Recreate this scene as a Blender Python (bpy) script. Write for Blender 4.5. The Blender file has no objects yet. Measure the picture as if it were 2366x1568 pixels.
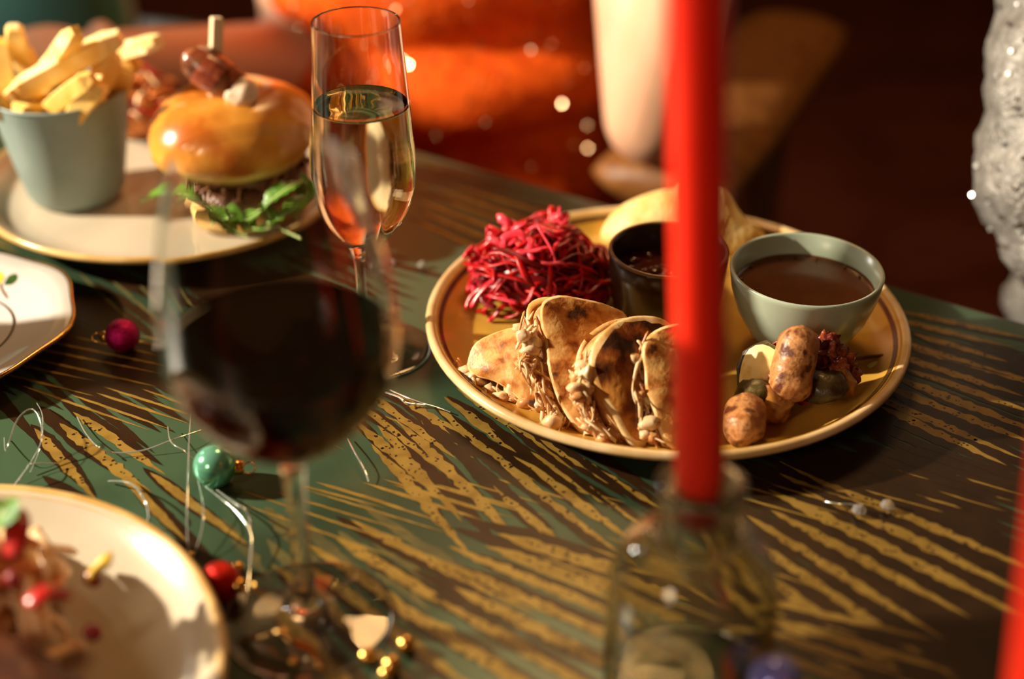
import bpy, bmesh, math, random
from mathutils import Vector, Matrix, noise
random.seed(7)
R = random.Random(11)
sc = bpy.context.scene
col = sc.collection
TZ = 0.75                                   # height of the table top above the floor
# ------------------------------------------------------------------ camera
cam_d = bpy.data.cameras.new('camera'); cam = bpy.data.objects.new('camera', cam_d); col.objects.link(cam)
CAM = Vector((0, 0, TZ + 0.445)); PITCH = math.radians(32)
cam.location = CAM; cam.rotation_euler = (math.pi / 2 - PITCH, 0, 0)
cam_d.sensor_width = 36; cam_d.lens = 50; cam_d.clip_start = 0.02
cam_d.dof.use_dof = True; cam_d.dof.focus_distance = 0.765; cam_d.dof.aperture_fstop = 2.35
sc.camera = cam
# ------------------------------------------------------------------ world, lights, exposure
w = bpy.data.worlds.new('world'); sc.world = w; w.use_nodes = True
bg = w.node_tree.nodes['Background']; bg.inputs[0].default_value = (1.0, 0.40, 0.10, 1); bg.inputs[1].default_value = 0.085
def lamp(name, kind, loc, target, energy, color, **kw):
    d = bpy.data.lights.new(name, kind); o = bpy.data.objects.new(name, d); col.objects.link(o)
    o.location = loc; o.rotation_euler = (Vector(target) - Vector(loc)).to_track_quat('-Z', 'Y').to_euler()
    d.energy = energy; d.color = color
    for k, v in kw.items(): setattr(d, k, v)
    return o
KPOS = Vector((-1.50, 0.72, TZ + 0.76))
key = lamp('key_spot', 'SPOT', KPOS, (-0.089, 0.868, TZ + 0.021), 295, (1.0, 0.85, 0.64), spot_size=math.radians(46), spot_blend=0.45, shadow_soft_size=0.028)
pend = lamp('pendant_glow', 'AREA', (0.10, 1.55, TZ + 1.25), (0.05, 0.5, TZ), 7, (1.0, 0.56, 0.22), shape='DISK', size=0.35)
back = lamp('chair_fill', 'POINT', (-1.15, 1.50, TZ + .45), (0, 0, 0), 20, (1.0, 0.93, 0.82), shadow_soft_size=.08)  # unseen fill added to brighten the teal velvet chair
left_fill = lamp('left_fill_light', 'AREA', (-1.05, -0.75, TZ + 0.95), (0.0, 0.5, TZ + .1), 8, (1.0, 0.76, 0.52), shape='RECTANGLE', size=.30, size_y=.42)  # added soft fill for the candle and the glass highlights
vs = sc.view_settings; sc.display_settings.display_device = 'sRGB'
vs.view_transform = 'Standard'; vs.look = 'None'; vs.exposure = 0.0; vs.gamma = 1.0; vs.use_curve_mapping = False
sc.cycles.max_bounces = 14; sc.cycles.transmission_bounces = 14; sc.cycles.glossy_bounces = 6; sc.cycles.transparent_max_bounces = 10
sc.cycles.sample_clamp_indirect = 4.0; sc.cycles.use_denoising = True
sc.cycles.caustics_refractive = True; sc.cycles.caustics_reflective = False; sc.cycles.blur_glossy = 0.6

# ------------------------------------------------------------------ helpers
F = 2366 * 50 / 36
cp, sp = math.cos(PITCH), math.sin(PITCH)
def ray(px, py):
    dx, dy = (px - 1183) / F, (py - 784) / F
    return Vector((dx, cp - dy * sp, -sp - dy * cp))
def P(px, py, z=0.0):                        # the point at height z above the table top seen at that pixel of the photo
    d = ray(px, py); t = (0.445 - z) / -d.z
    return CAM + d * t
def on_plane(px, py, q, n):
    d = ray(px, py); t = n.dot(q - CAM) / n.dot(d)
    return CAM + d * t
def W(x, y, z=0.0): return Vector((x, y, TZ + z))
def lerp(a, b, t): return a + (b - a) * t
def interp(tab, t):
    if t <= tab[0][0]: return tab[0][1]
    for (a, x), (b, y) in zip(tab, tab[1:]):
        if t <= b: return x + (y - x) * (t - a) / (b - a)
    return tab[-1][1]
def catmull(pts, n):
    out = []; p = [pts[0]] + list(pts) + [pts[-1]]
    for i in range(1, len(p) - 2):
        for k in range(n):
            t = k / n
            out.append(0.5 * ((2 * p[i]) + (p[i + 1] - p[i - 1]) * t + (2 * p[i - 1] - 5 * p[i] + 4 * p[i + 1] - p[i + 2]) * t * t + (3 * p[i] - p[i - 1] - 3 * p[i + 1] + p[i + 2]) * t ** 3))
    out.append(p[-2].copy()); return out

def dens(prof, n=6):
    return [(max(0.0, p.x), p.z) for p in catmull([Vector((r, 0, z)) for r, z in prof], n)]
def lip(ro, ri, z, n=6):
    c, h = (ro + ri) / 2, (ro - ri) / 2
    return [(c + h * math.cos(math.pi * i / n), z + h * math.sin(math.pi * i / n)) for i in range(1, n)]
def tight(prof, ks=(0, -1), e=.00025):            # support loops next to the two ends
    a, b = Vector((*prof[0], 0)), Vector((*prof[1], 0)); c, d = Vector((*prof[-1], 0)), Vector((*prof[-2], 0))
    p = a + (b - a).normalized() * e; q = c + (d - c).normalized() * e
    return [prof[0], (p.x, p.y)] + list(prof[1:-1]) + [(q.x, q.y), prof[-1]]
class MB:
    def __init__(s): s.v = []; s.f = []; s.m = []
    def add(s, vs_, fs, m=0):
        o = len(s.v); s.v += [Vector(x) for x in vs_]
        for f in fs: s.f.append(tuple(i + o for i in f)); s.m.append(m)
    def lathe(s, prof, c=(0, 0, 0), seg=48, m=0, rmod=None, axis=None, closed=False, mats=None):
        c = Vector(c); n = len(prof); vv = []; ff = []; mm = []
        q = Vector((0, 0, 1)).rotation_difference(axis.normalized()) if axis is not None else None
        for i in range(seg):
            a = 2 * math.pi * i / seg
            for r, z in prof:
                k = rmod(a, r) if rmod else 1
                p = Vector((r * k * math.cos(a), r * k * math.sin(a), z))
                if q: p = q @ p
                vv.append(p + c)
        cnt = n if closed else n - 1
        for i in range(seg):
            for j in range(cnt):
                a, b = i * n + j, i * n + (j + 1) % n; d, e = ((i + 1) % seg) * n + j, ((i + 1) % seg) * n + (j + 1) % n
                ff.append((a, d, e, b)); mm.append(mats[j] if mats else m)
        o = len(s.v); s.v += vv
        for f, k in zip(ff, mm): s.f.append(tuple(i + o for i in f)); s.m.append(k)
        return s
    def tube(s, pts, radii, seg=8, m=0, flat=1.0, cap=True, up=None):
        pts = [Vector(p) for p in pts]; n = len(pts)
        if not isinstance(radii, (list, tuple)): radii = [radii] * n
        vv = []; ff = []; prev = None
        for i, p in enumerate(pts):
            d = (pts[min(i + 1, n - 1)] - pts[max(i - 1, 0)])
            d = d.normalized() if d.length > 1e-9 else Vector((0, 0, 1))
            if prev is None:
                a = up if up is not None else (Vector((0, 0, 1)) if abs(d.z) < 0.9 else Vector((1, 0, 0)))
                x = d.cross(a).normalized()
            else: x = (prev - d * prev.dot(d)).normalized()
            prev = x; y = d.cross(x)
            for k in range(seg):
                an = 2 * math.pi * k / seg
                vv.append(p + x * math.cos(an) * radii[i] + y * math.sin(an) * radii[i] * flat)
        for i in range(n - 1):
            for k in range(seg):
                ff.append((i * seg + k, i * seg + (k + 1) % seg, (i + 1) * seg + (k + 1) % seg, (i + 1) * seg + k))
        if cap:
            ff.append(tuple(range(seg - 1, -1, -1))); ff.append(tuple((n - 1) * seg + k for k in range(seg)))
        s.add(vv, ff, m); return s
    def capsule(s, a, b, ra, rb, seg=14, m=0, flat=1.0, up=None):
        a, b = Vector(a), Vector(b); d = (b - a).normalized(); pts = []; rr = []
        for k in range(5):
            t = math.radians(90 - 90 * k / 4 * 0.999); t = min(t, math.radians(86)); pts.append(a - d * ra * math.sin(t)); rr.append(ra * math.cos(t))
        for k in range(1, 4): pts.append(a.lerp(b, k / 4)); rr.append(lerp(ra, rb, k / 4))
        for k in range(5):
            t = min(math.radians(90 * k / 4), math.radians(86)); pts.append(b + d * rb * math.sin(t)); rr.append(rb * math.cos(t))
        return s.tube(pts, rr, seg, m, flat, True, up)
    def blob(s, c, rad, seed=0, amp=0.15, freq=1.6, sub=3, m=0, rot=None, zmin=None):
        bm = bmesh.new(); bmesh.ops.create_icosphere(bm, subdivisions=sub, radius=1); c = Vector(c)
        rad = Vector(rad) if not isinstance(rad, (int, float)) else Vector((rad,) * 3); vv = []
        for v in bm.verts:
            p = v.co.copy(); k = 1 + amp * noise.noise(p * freq + Vector((seed * 7.3, seed * 3.1, seed))) + amp * 0.4 * noise.noise(p * freq * 2.7 + Vector((seed, 5, 9)))
            q = Vector((p.x * rad.x, p.y * rad.y, p.z * rad.z)) * k
            if rot is not None: q = rot @ q
            q += c
            if zmin is not None: q.z = max(q.z, zmin)
            vv.append(q)
        s.add(vv, [tuple(v.index for v in f.verts) for f in bm.faces], m); bm.free(); return s
    def box(s, a, b, m=0):
        x0, y0, z0 = a; x1, y1, z1 = b
        s.add([(x0, y0, z0), (x1, y0, z0), (x1, y1, z0), (x0, y1, z0), (x0, y0, z1), (x1, y0, z1), (x1, y1, z1), (x0, y1, z1)],
              [(0, 3, 2, 1), (4, 5, 6, 7), (0, 1, 5, 4), (1, 2, 6, 5), (2, 3, 7, 6), (3, 0, 4, 7)], m); return s
    def prism(s, poly, z0, z1, m=0):
        n = len(poly); s.add([(p[0], p[1], z0) for p in poly] + [(p[0], p[1], z1) for p in poly],
              [tuple(range(n - 1, -1, -1)), tuple(range(n, 2 * n))] + [(i, (i + 1) % n, n + (i + 1) % n, n + i) for i in range(n)], m); return s
    def mesh(s, name, mats, org=Vector((0, 0, 0)), smooth=True, recalc=True):
        me = bpy.data.meshes.new(name); me.from_pydata([tuple(v - org) for v in s.v], [], s.f)
        for m in (mats if isinstance(mats, (list, tuple)) else [mats]): me.materials.append(m)
        me.polygons.foreach_set('material_index', s.m)
        if recalc:
            b_ = bmesh.new(); b_.from_mesh(me); bmesh.ops.remove_doubles(b_, verts=b_.verts, dist=1e-7); bmesh.ops.recalc_face_normals(b_, faces=b_.faces); b_.to_mesh(me); b_.free()
        me.polygons.foreach_set('use_smooth', [smooth] * len(me.polygons)); me.update(); return me
    def build(s, name, mats, parent=None, smooth=True, loc=None, kind=None, recalc=True):
        org = world_loc(parent) if parent else (Vector(loc) if loc is not None else Vector((0, 0, 0)))
        o = bpy.data.objects.new(name, s.mesh(name, mats, org, smooth, recalc)); col.objects.link(o)
        if parent: o.parent = parent
        else: o.location = org
        if kind: o['kind'] = kind
        return o
def world_loc(o):
    p = Vector((0, 0, 0))
    while o is not None: p += Vector(o.location); o = o.parent
    return p
def tag(o, label=None, cat=None, group=None, kind=None):
    for k, v in (('label', label), ('category', cat), ('group', group), ('kind', kind)):
        if v: o[k] = v
    return o
def thing(name, label, cat, loc, group=None):
    o = bpy.data.objects.new(name, None); o.empty_display_size = 0.02; col.objects.link(o); o.location = loc
    return tag(o, label, cat, group)
def dup(root, loc, label=None, group=None):
    r = root.copy(); col.objects.link(r); r.location = loc
    if label: r['label'] = label
    if group: r['group'] = group
    for ch in list(root.children):
        c = ch.copy(); col.objects.link(c); c.parent = r
        for g in list(ch.children):
            d = g.copy(); col.objects.link(d); d.parent = c
    return r
def remeshed(mb, name, mats, parent, voxel=0.006, smooth_it=6, disp=None):
    o = mb.build(name + '_raw', mats, parent)
    m = o.modifiers.new('r', 'REMESH'); m.mode = 'VOXEL'; m.voxel_size = voxel; m.use_smooth_shade = True
    s_ = o.modifiers.new('s', 'SMOOTH'); s_.factor = 0.5; s_.iterations = smooth_it
    dg = bpy.context.evaluated_depsgraph_get(); ev = o.evaluated_get(dg)
    me = bpy.data.meshes.new_from_object(ev); me.name = name
    o.modifiers.clear(); o.data = me; o.name = name
    me.materials.clear()
    for k in (mats if isinstance(mats, (list, tuple)) else [mats]): me.materials.append(k)
    if disp:
        for v in me.vertices: v.co = disp(v.co, v.normal)
    me.polygons.foreach_set('use_smooth', [True] * len(me.polygons)); me.update()
    return o

# ------------------------------------------------------------------ materials
def mat(name, c, rough=0.5, metal=0.0, c2=None, nscale=60, c3=None, stops=(0.4, 0.6, 0.75), bump=0.0, bscale=200, bdist=0.001, sss=0.0, sssc=(1, .5, .3), trans=0.0, ior=1.45, coat=0.0, spec=0.5, sheen=0.0, detail=4, rough2=None, stretch=None):
    m = bpy.data.materials.new(name); m.use_nodes = True; nt = m.node_tree; b = nt.nodes['Principled BSDF']
    b.inputs['Base Color'].default_value = (*c, 1); b.inputs['Roughness'].default_value = rough; b.inputs['Metallic'].default_value = metal
    b.inputs['IOR'].default_value = ior; b.inputs['Transmission Weight'].default_value = trans; b.inputs['Coat Weight'].default_value = coat; b.inputs['Coat Roughness'].default_value = 0.08
    b.inputs['Specular IOR Level'].default_value = spec; b.inputs['Sheen Weight'].default_value = sheen
    if sss:
        b.inputs['Subsurface Weight'].default_value = sss; b.inputs['Subsurface Radius'].default_value = sssc; b.inputs['Subsurface Scale'].default_value = 0.004
    tc = nt.nodes.new('ShaderNodeTexCoord'); src = tc.outputs['Object']
    if stretch:
        mp = nt.nodes.new('ShaderNodeMapping'); mp.inputs['Scale'].default_value = stretch; nt.links.new(src, mp.inputs['Vector']); src = mp.outputs[0]
    if c2:
        n = nt.nodes.new('ShaderNodeTexNoise'); n.inputs['Scale'].default_value = nscale; n.inputs['Detail'].default_value = detail; nt.links.new(src, n.inputs['Vector'])
        r = nt.nodes.new('ShaderNodeValToRGB'); nt.links.new(n.outputs['Fac'], r.inputs[0]); e = r.color_ramp.elements
        e[0].position = stops[0]; e[0].color = (*c, 1); e[1].position = stops[1]; e[1].color = (*c2, 1)
        if c3: x = e.new(stops[2]); x.color = (*c3, 1)
        nt.links.new(r.outputs[0], b.inputs['Base Color'])
        if rough2 is not None:
            mr = nt.nodes.new('ShaderNodeMapRange'); nt.links.new(n.outputs['Fac'], mr.inputs[0]); mr.inputs[1].default_value = stops[0]; mr.inputs[2].default_value = stops[1]; mr.inputs[3].default_value = rough; mr.inputs[4].default_value = rough2
            nt.links.new(mr.outputs[0], b.inputs['Roughness'])
    if bump:
        n2 = nt.nodes.new('ShaderNodeTexNoise'); n2.inputs['Scale'].default_value = bscale; n2.inputs['Detail'].default_value = 3; nt.links.new(src, n2.inputs['Vector'])
        bp = nt.nodes.new('ShaderNodeBump'); bp.inputs['Strength'].default_value = bump; bp.inputs['Distance'].default_value = bdist
        nt.links.new(n2.outputs['Fac'], bp.inputs['Height']); nt.links.new(bp.outputs[0], b.inputs['Normal'])
    return m
M = dict(
    floor=mat('floor_boards', (.20, .045, .014), .6, c2=(.13, .028, .009), nscale=6),
    wall=mat('dark_wall', (.14, .030, .010), .7, c2=(.10, .022, .008), nscale=3),
    green=mat('table_green', (.045, .085, .046), .30, c2=(.024, .042, .022), nscale=7, stops=(.42, .58), bump=.05, bscale=300, bdist=.0004, spec=.35),
    gold_print=mat('gold_print', (.25, .155, .030), .36, c2=(.18, .105, .018), nscale=90, stops=(.4, .62), spec=.3),
    dark_print=mat('dark_print', (.026, .011, .004), .34, c2=(.018, .008, .003), nscale=60, spec=.3),
    mid_print=mat('olive_print', (.10, .085, .030), .34, c2=(.065, .06, .025), nscale=80, spec=.3),
    table_edge=mat('table_edge', (.05, .025, .012), .4),
    glass=mat('clear_glass', (1, 1, 1), .0, trans=1, ior=1.47),
    thick_glass=mat('bottle_glass', (.80, .80, .73), .0, trans=1, ior=1.5),
    stone_label=mat('paper_label', (.5, .4, .25), .7),
    wine=mat('red_wine', (.018, .0006, .0010), .0, trans=1, ior=1.34),
    fizz=mat('sparkling_wine', (.99, .91, .66), .0, trans=1, ior=1.33),
    wax=mat('red_wax', (.95, .034, .010), .34, sss=.6, sssc=(1, .3, .15), c2=(.92, .026, .008), nscale=30),
    ivory=mat('ivory_glaze', (.54, .47, .36), .18, c2=(.48, .42, .31), nscale=14),
    ochre=mat('ochre_glaze', (.60, .34, .055), .20, c2=(.52, .29, .045), nscale=22, stops=(.35, .7), bump=.06, bscale=40),
    rim_tan=mat('tan_rim', (.74, .55, .30), .22, c2=(.60, .40, .18), nscale=40),
    rim_brown=mat('brown_rim_line', (.07, .024, .007), .25, c2=(.11, .04, .012), nscale=60),
    rim_gold=mat('honey_rim', (.62, .42, .16), .25, c2=(.48, .28, .08), nscale=30),
    china=mat('white_china', (.60, .575, .55), .10, c2=(.56, .54, .51), nscale=10, coat=.4),
    gilt=mat('gilt', (.75, .45, .14), .22, metal=1, c2=(.60, .33, .09), nscale=80),
    leafprint=mat('leaf_print', (.045, .10, .02), .2, c2=(.025, .06, .012), nscale=90),
    budprint=mat('bud_print', (.75, .55, .06), .2, c2=(.6, .4, .04), nscale=80),
    stemprint=mat('stem_print', (.16, .07, .035), .2, c2=(.1, .04, .02), nscale=80),
    enamel=mat('grey_green_enamel', (.23, .29, .27), .45, c2=(.20, .26, .24), nscale=25, bump=.03, bscale=120),
    celadon=mat('celadon_glaze', (.40, .48, .38), .24, c2=(.36, .43, .33), nscale=18, bump=.04, bscale=60),
    brownbowl=mat('dark_brown_glaze', (.030, .017, .009), .22, c2=(.045, .024, .012), nscale=40),
    bowlrim=mat('worn_bowl_rim', (.22, .12, .05), .3, c2=(.12, .06, .02), nscale=50),
    gravy=mat('gravy', (.115, .034, .008), .20, c2=(.095, .028, .006), nscale=60, coat=.15),
    sauce=mat('dark_chutney', (.06, .014, .006), .10, c2=(.10, .02, .008), nscale=60, bump=.7, bscale=90, bdist=.003),
    fry=mat('fried_potato', (.88, .60, .18), .42, c2=(.80, .46, .08), nscale=90, c3=(.55, .24, .03), stops=(.40, .66, .80), bump=.25, bscale=160, sss=.25, sssc=(1, .6, .2)),
    fry_pale=mat('pale_fried_potato', (.92, .76, .42), .42, c2=(.84, .60, .20), nscale=80, bump=.2, bscale=160, sss=.25, sssc=(1, .6, .2)),
    bun=mat('brioche_crust', (.72, .32, .045), .24, c2=(.42, .105, .010), nscale=26, stops=(.40, .64), bump=.08, bscale=90, coat=.25, detail=3),
    bun_side=mat('brioche_side', (.80, .55, .22), .5, c2=(.70, .40, .10), nscale=40, bump=.3, bscale=150),
    patty=mat('browned_patty', (.12, .045, .018), .4, c2=(.22, .09, .03), nscale=90, bump=.9, bscale=160, bdist=.003),
    pulled=mat('pulled_meat', (.36, .15, .05), .38, c2=(.22, .075, .025), nscale=80, bump=.3),
    cheese=mat('melted_cheese', (.86, .68, .36), .28, c2=(.84, .72, .48), nscale=40, sss=.3, sssc=(1, .7, .3)),
    leaf=mat('rocket_leaf', (.12, .28, .025), .38, c2=(.07, .18, .015), nscale=60, sss=.1),
    stalk=mat('leaf_stalk', (.55, .68, .28), .4, c2=(.45, .6, .2), nscale=50),
    wood=mat('pale_wood', (.80, .62, .40), .55, c2=(.72, .52, .30), nscale=60, stretch=(4, 4, .5)),
    chairwood=mat('dark_chair_wood', (.07, .028, .012), .45, c2=(.04, .016, .007), nscale=30, stretch=(4, 4, .5)),
    fir=mat('fir_needles', (.02, .06, .022), .6, c2=(.012, .04, .014), nscale=90),
    claypot=mat('clay_pot', (.36, .13, .06), .7, c2=(.30, .10, .045), nscale=30),
    tanwood=mat('tan_wood', (.24, .095, .020), .5, c2=(.17, .06, .012), nscale=30, stretch=(4, 1, 4)),
    teal=mat('teal_velvet', (.10, .46, .40), .8, c2=(.06, .34, .30), nscale=8, sheen=.5),
    sausage=mat('fried_sausage', (.33, .11, .026), .40, c2=(.54, .25, .085), nscale=120, c3=(.12, .030, .010), stops=(.38, .50, .62), bump=.6, bscale=170, bdist=.002, sss=.08),
    sausage_dark=mat('browned_sausage', (.10, .028, .012), .26, c2=(.30, .10, .035), nscale=90, stops=(.40, .66), bump=.4, bscale=120, coat=.3),
    bacon=mat('crisp_bacon', (.16, .022, .010), .28, c2=(.34, .075, .028), nscale=130, c3=(.07, .014, .007), bump=.4, bscale=150, coat=.25),
    sausage_end=mat('pale_sausage_end', (.80, .62, .46), .25, c2=(.58, .32, .16), nscale=140, stops=(.5, .75), bump=.5, bscale=120, coat=.4),
    tortilla=mat('toasted_tortilla', (.72, .40, .125), .46, c2=(.44, .145, .022), nscale=95, c3=(.07, .020, .006), stops=(.42, .56, .67), bump=.35, bscale=200, bdist=.002, detail=6),
    tortilla_dark=mat('charred_tortilla', (.62, .26, .05), .40, c2=(.27, .070, .010), nscale=60, c3=(.045, .013, .004), stops=(.37, .47, .55), bump=.35, bscale=200, bdist=.002, detail=7, stretch=(1, .7, .7)),
    tortilla_edge=mat('pale_tortilla_edge', (.86, .64, .32), .5, c2=(.66, .34, .09), nscale=110, bump=.2, bscale=160),
    chicken=mat('pulled_chicken', (.70, .38, .15), .4, c2=(.48, .20, .06), nscale=160, bump=.3, sss=.15),
    chicken_pale=mat('pale_pulled_chicken', (.84, .62, .38), .4, c2=(.74, .46, .22), nscale=90, bump=.3, sss=.15),
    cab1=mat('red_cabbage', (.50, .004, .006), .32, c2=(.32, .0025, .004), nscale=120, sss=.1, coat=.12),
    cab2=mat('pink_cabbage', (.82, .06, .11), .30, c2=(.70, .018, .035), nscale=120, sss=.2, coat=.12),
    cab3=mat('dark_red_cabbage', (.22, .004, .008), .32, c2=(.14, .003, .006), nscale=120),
    batter=mat('crisp_batter', (.86, .66, .28), .5, c2=(.78, .50, .14), nscale=66, c3=(.52, .26, .05), stops=(.42, .60, .74), bump=.6, bscale=90, bdist=.003),
    sprout=mat('roast_sprout', (.085, .060, .016), .42, c2=(.040, .020, .006), nscale=120, bump=.6, bscale=110, bdist=.003, coat=.1),
    sprout_cut=mat('sprout_cut_face', (.80, .62, .24), .34, c2=(.66, .42, .09), nscale=125, stops=(.48, .7), coat=.25),
    parsnip=mat('roast_parsnip', (.55, .28, .055), .35, c2=(.28, .10, .022), nscale=112, bump=.4, bscale=80, coat=.2),
    twig=mat('herb_twig', (.13, .045, .018), .5, c2=(.08, .03, .012), nscale=90),
    slaw_o=mat('carrot_shred', (.72, .25, .05), .4, c2=(.58, .16, .03), nscale=60, sss=.15),
    slaw_p=mat('pale_shred', (.92, .66, .40), .4, c2=(.86, .50, .24), nscale=120, sss=.15),
    slaw_r=mat('red_pepper', (.50, .018, .014), .28, c2=(.36, .010, .010), nscale=60, coat=.2),
    slaw_y=mat('yellow_pepper', (.72, .48, .05), .3, c2=(.6, .36, .04), nscale=60),
    steak=mat('dark_roast_meat', (.055, .018, .010), .4, c2=(.10, .03, .012), nscale=120, bump=.6, bscale=90, bdist=.003),
    seed=mat('pomegranate', (.32, .008, .012), .2, c2=(.22, .005, .008), nscale=80, coat=.3),
    teal_ball=mat('teal_bauble_glass', (.22, .60, .42), .16, metal=.55, c2=(.16, .52, .34), nscale=30),
    pink_ball=mat('magenta_glitter', (.55, .010, .16), .25, metal=.8, c2=(.36, .004, .10), nscale=900, bump=.8, bscale=1500, bdist=.0006),
    red_ball=mat('red_glitter', (.68, .02, .008), .24, metal=.75, c2=(.46, .01, .004), nscale=700, bump=.8, bscale=1200, bdist=.0006),
    blue_ball=mat('blue_bauble_glass', (.24, .28, .90), .16, metal=.25, c2=(.20, .22, .80), nscale=30, coat=.6),
    gold_ball=mat('gold_bauble', (.85, .52, .15), .22, metal=1, c2=(.75, .42, .10), nscale=60),
    tinsel=mat('clear_tinsel', (.80, .84, .80), .10, metal=.75, c2=(.70, .78, .72), nscale=60),
    crystal=mat('crystal', (1, 1, 1), .02, trans=.85, ior=1.6),
    skin=mat('pale_skin', (.72, .42, .27), .5, c2=(.68, .38, .24), nscale=20, sss=.12, sssc=(1, .35, .2)),
    skin_dark=mat('brown_skin', (.20, .060, .028), .45, c2=(.17, .05, .022), nscale=20),
    nail=mat('red_nail', (.60, .010, .012), .2, c2=(.5, .008, .01), nscale=60, coat=.5),
    hair=mat('dark_hair', (.025, .010, .005), .45, c2=(.04, .018, .008), nscale=90, stretch=(1, 1, .1)),
    eye=mat('eye', (.75, .72, .68), .2, c2=(.7, .67, .62), nscale=50),
    lip=mat('lips', (.45, .07, .06), .35, c2=(.4, .06, .05), nscale=50),
    knit=mat('orange_knit', (.80, .110, .002), .8, c2=(.68, .075, .001), nscale=55, bump=.5, bscale=240, bdist=.003, spec=.25),
    sequin=mat('orange_sequin', (1.0, .60, .30), .16, metal=1, c2=(1, .8, .55), nscale=300),
    silver=mat('silver_lame', (.30, .29, .27), .45, metal=.3, c2=(.20, .19, .175), nscale=120, bump=.8, bscale=240, bdist=.003),
    silver_sequin=mat('silver_sequin', (.92, .92, .90), .12, metal=1, c2=(.8, .8, .78), nscale=200),
    black=mat('black_cloth', (.012, .009, .009), .8, c2=(.018, .013, .012), nscale=60),
)

# ------------------------------------------------------------------ setting
def struct(mb, name, m): o = mb.build(name, m, smooth=False); o['kind'] = 'structure'; return o
struct(MB().box((-4, -2.5, -.05), (4, 4.5, 0)), 'floor', M['floor'])
struct(MB().box((-4, 4.5, 0), (4, 4.6, 3.0)), 'wall_back', M['wall'])
struct(MB().box((-4.1, -2.5, 0), (-4, 4.6, 3.0)), 'wall_left', M['wall'])
struct(MB().box((4, -2.5, 0), (4.1, 4.6, 3.0)), 'wall_right', M['wall'])

# ------------------------------------------------------------------ table with printed palm leaves
ED = Vector((.837, -.546, 0)).normalized(); EN = Vector((-.546, -.837, 0)).normalized(); E0 = Vector((0, .929, 0))
def tab(a, b): return E0 + ED * a + EN * b
table = thing('dining_table', 'dark green dining table printed with gold and brown palm leaves, laid for dinner', 'table', (E0 + EN * .45))
poly = [tab(-1.15, 0), tab(-1.15, .92), tab(.95, .92), tab(.95, 0)]
MB().prism([(p.x, p.y) for p in poly][::-1][::-1], TZ - .028, TZ, 0).build('table_top', M['green'], table, smooth=False)
for a in (-1.05, .85):
    for b in (.1, .82):
        q = tab(a, b); MB().tube([Vector((q.x, q.y, 0)), Vector((q.x, q.y, TZ - .028))], [.022, .03], 12).build('leg', M['chairwood'], table)
edge = MB()
for i in range(4):
    a, b = poly[i], poly[(i + 1) % 4]; d = (b - a).normalized(); nn = Vector((d.y, -d.x, 0)) * .003
    if nn.dot((a + b) / 2 - tab(-.1, .46)) < 0: nn = -nn
    q = [a, b, b + nn, a + nn]
    edge.prism([(p.x, p.y) for p in (q if (b - a).cross(nn).z > 0 else q[::-1])], TZ - .027, TZ - .001)
edge.build('edge_band', M['table_edge'], table, smooth=False)
pr = MB(); nleaf = [0]
def leaflet(p, ang, L, Wd, m, jag=.25, curve=0.0):
    n = max(6, int(L / .0035)); up = []; dn = []
    zz = TZ + .00006 + nleaf[0] * 2.5e-7; nleaf[0] += 1
    for i in range(n + 1):
        s = i / n; a = ang + curve * s
        c = p + Vector((math.cos(ang + curve * s * .5), math.sin(ang + curve * s * .5), 0)) * L * s
        nrm = Vector((-math.sin(a), math.cos(a), 0)); pw = (min(1, s * 5)) ** .7 * (min(1, (1 - s) * 2.6)) ** .8
        up.append(c + nrm * Wd * pw * (1 + R.uniform(-jag, jag))); dn.append(c - nrm * Wd * pw * (1 + R.uniform(-jag, jag)))
    vv = [Vector((q.x, q.y, zz)) for q in up + dn[::-1]]
    k = len(up); ff = [(i, 2 * k - 1 - i, 2 * k - 2 - i, i + 1) for i in range(k - 1)]
    pr.add(vv, ff, m)
    return zz
def speck(p, r, zz, m):
    n = 6; a0 = R.random() * 6
    pr.add([Vector((p.x + r * math.cos(a0 + 6.283 * i / n) * R.uniform(.6, 1.3), p.y + r * math.sin(a0 + 6.283 * i / n) * R.uniform(.6, 1.3), zz + 1e-7)) for i in range(n)], [tuple(range(n))], m)
def cluster(px, py, deg, length, count, gap, width, m, spread=0.0, spk=False, jag=.25, step=None, curve=0.0):
    c = P(px, py); a = math.radians(deg); perp = Vector((-math.sin(a), math.cos(a), 0)); al = Vector((math.cos(a), math.sin(a), 0))
    for i in range(count):
        t = i - (count - 1) / 2
        p = c + perp * gap * t * R.uniform(.9, 1.1) + al * ((step or 0) * t + R.uniform(-.012, .012)) - al * length / 2
        aa = a + spread * t / max(1, count) + R.uniform(-.03, .03); L = length * R.uniform(.75, 1.2)
        z = leaflet(p, aa, L, width * R.uniform(.8, 1.15), m, jag, curve)
        if spk:
            for k in range(int(L / .006)):
                s = R.uniform(.15, .8); q = p + Vector((math.cos(aa), math.sin(aa), 0)) * L * s + perp * R.uniform(-1, 1) * width * .7
                speck(q, R.uniform(.0005, .0011), z, 1)
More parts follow.
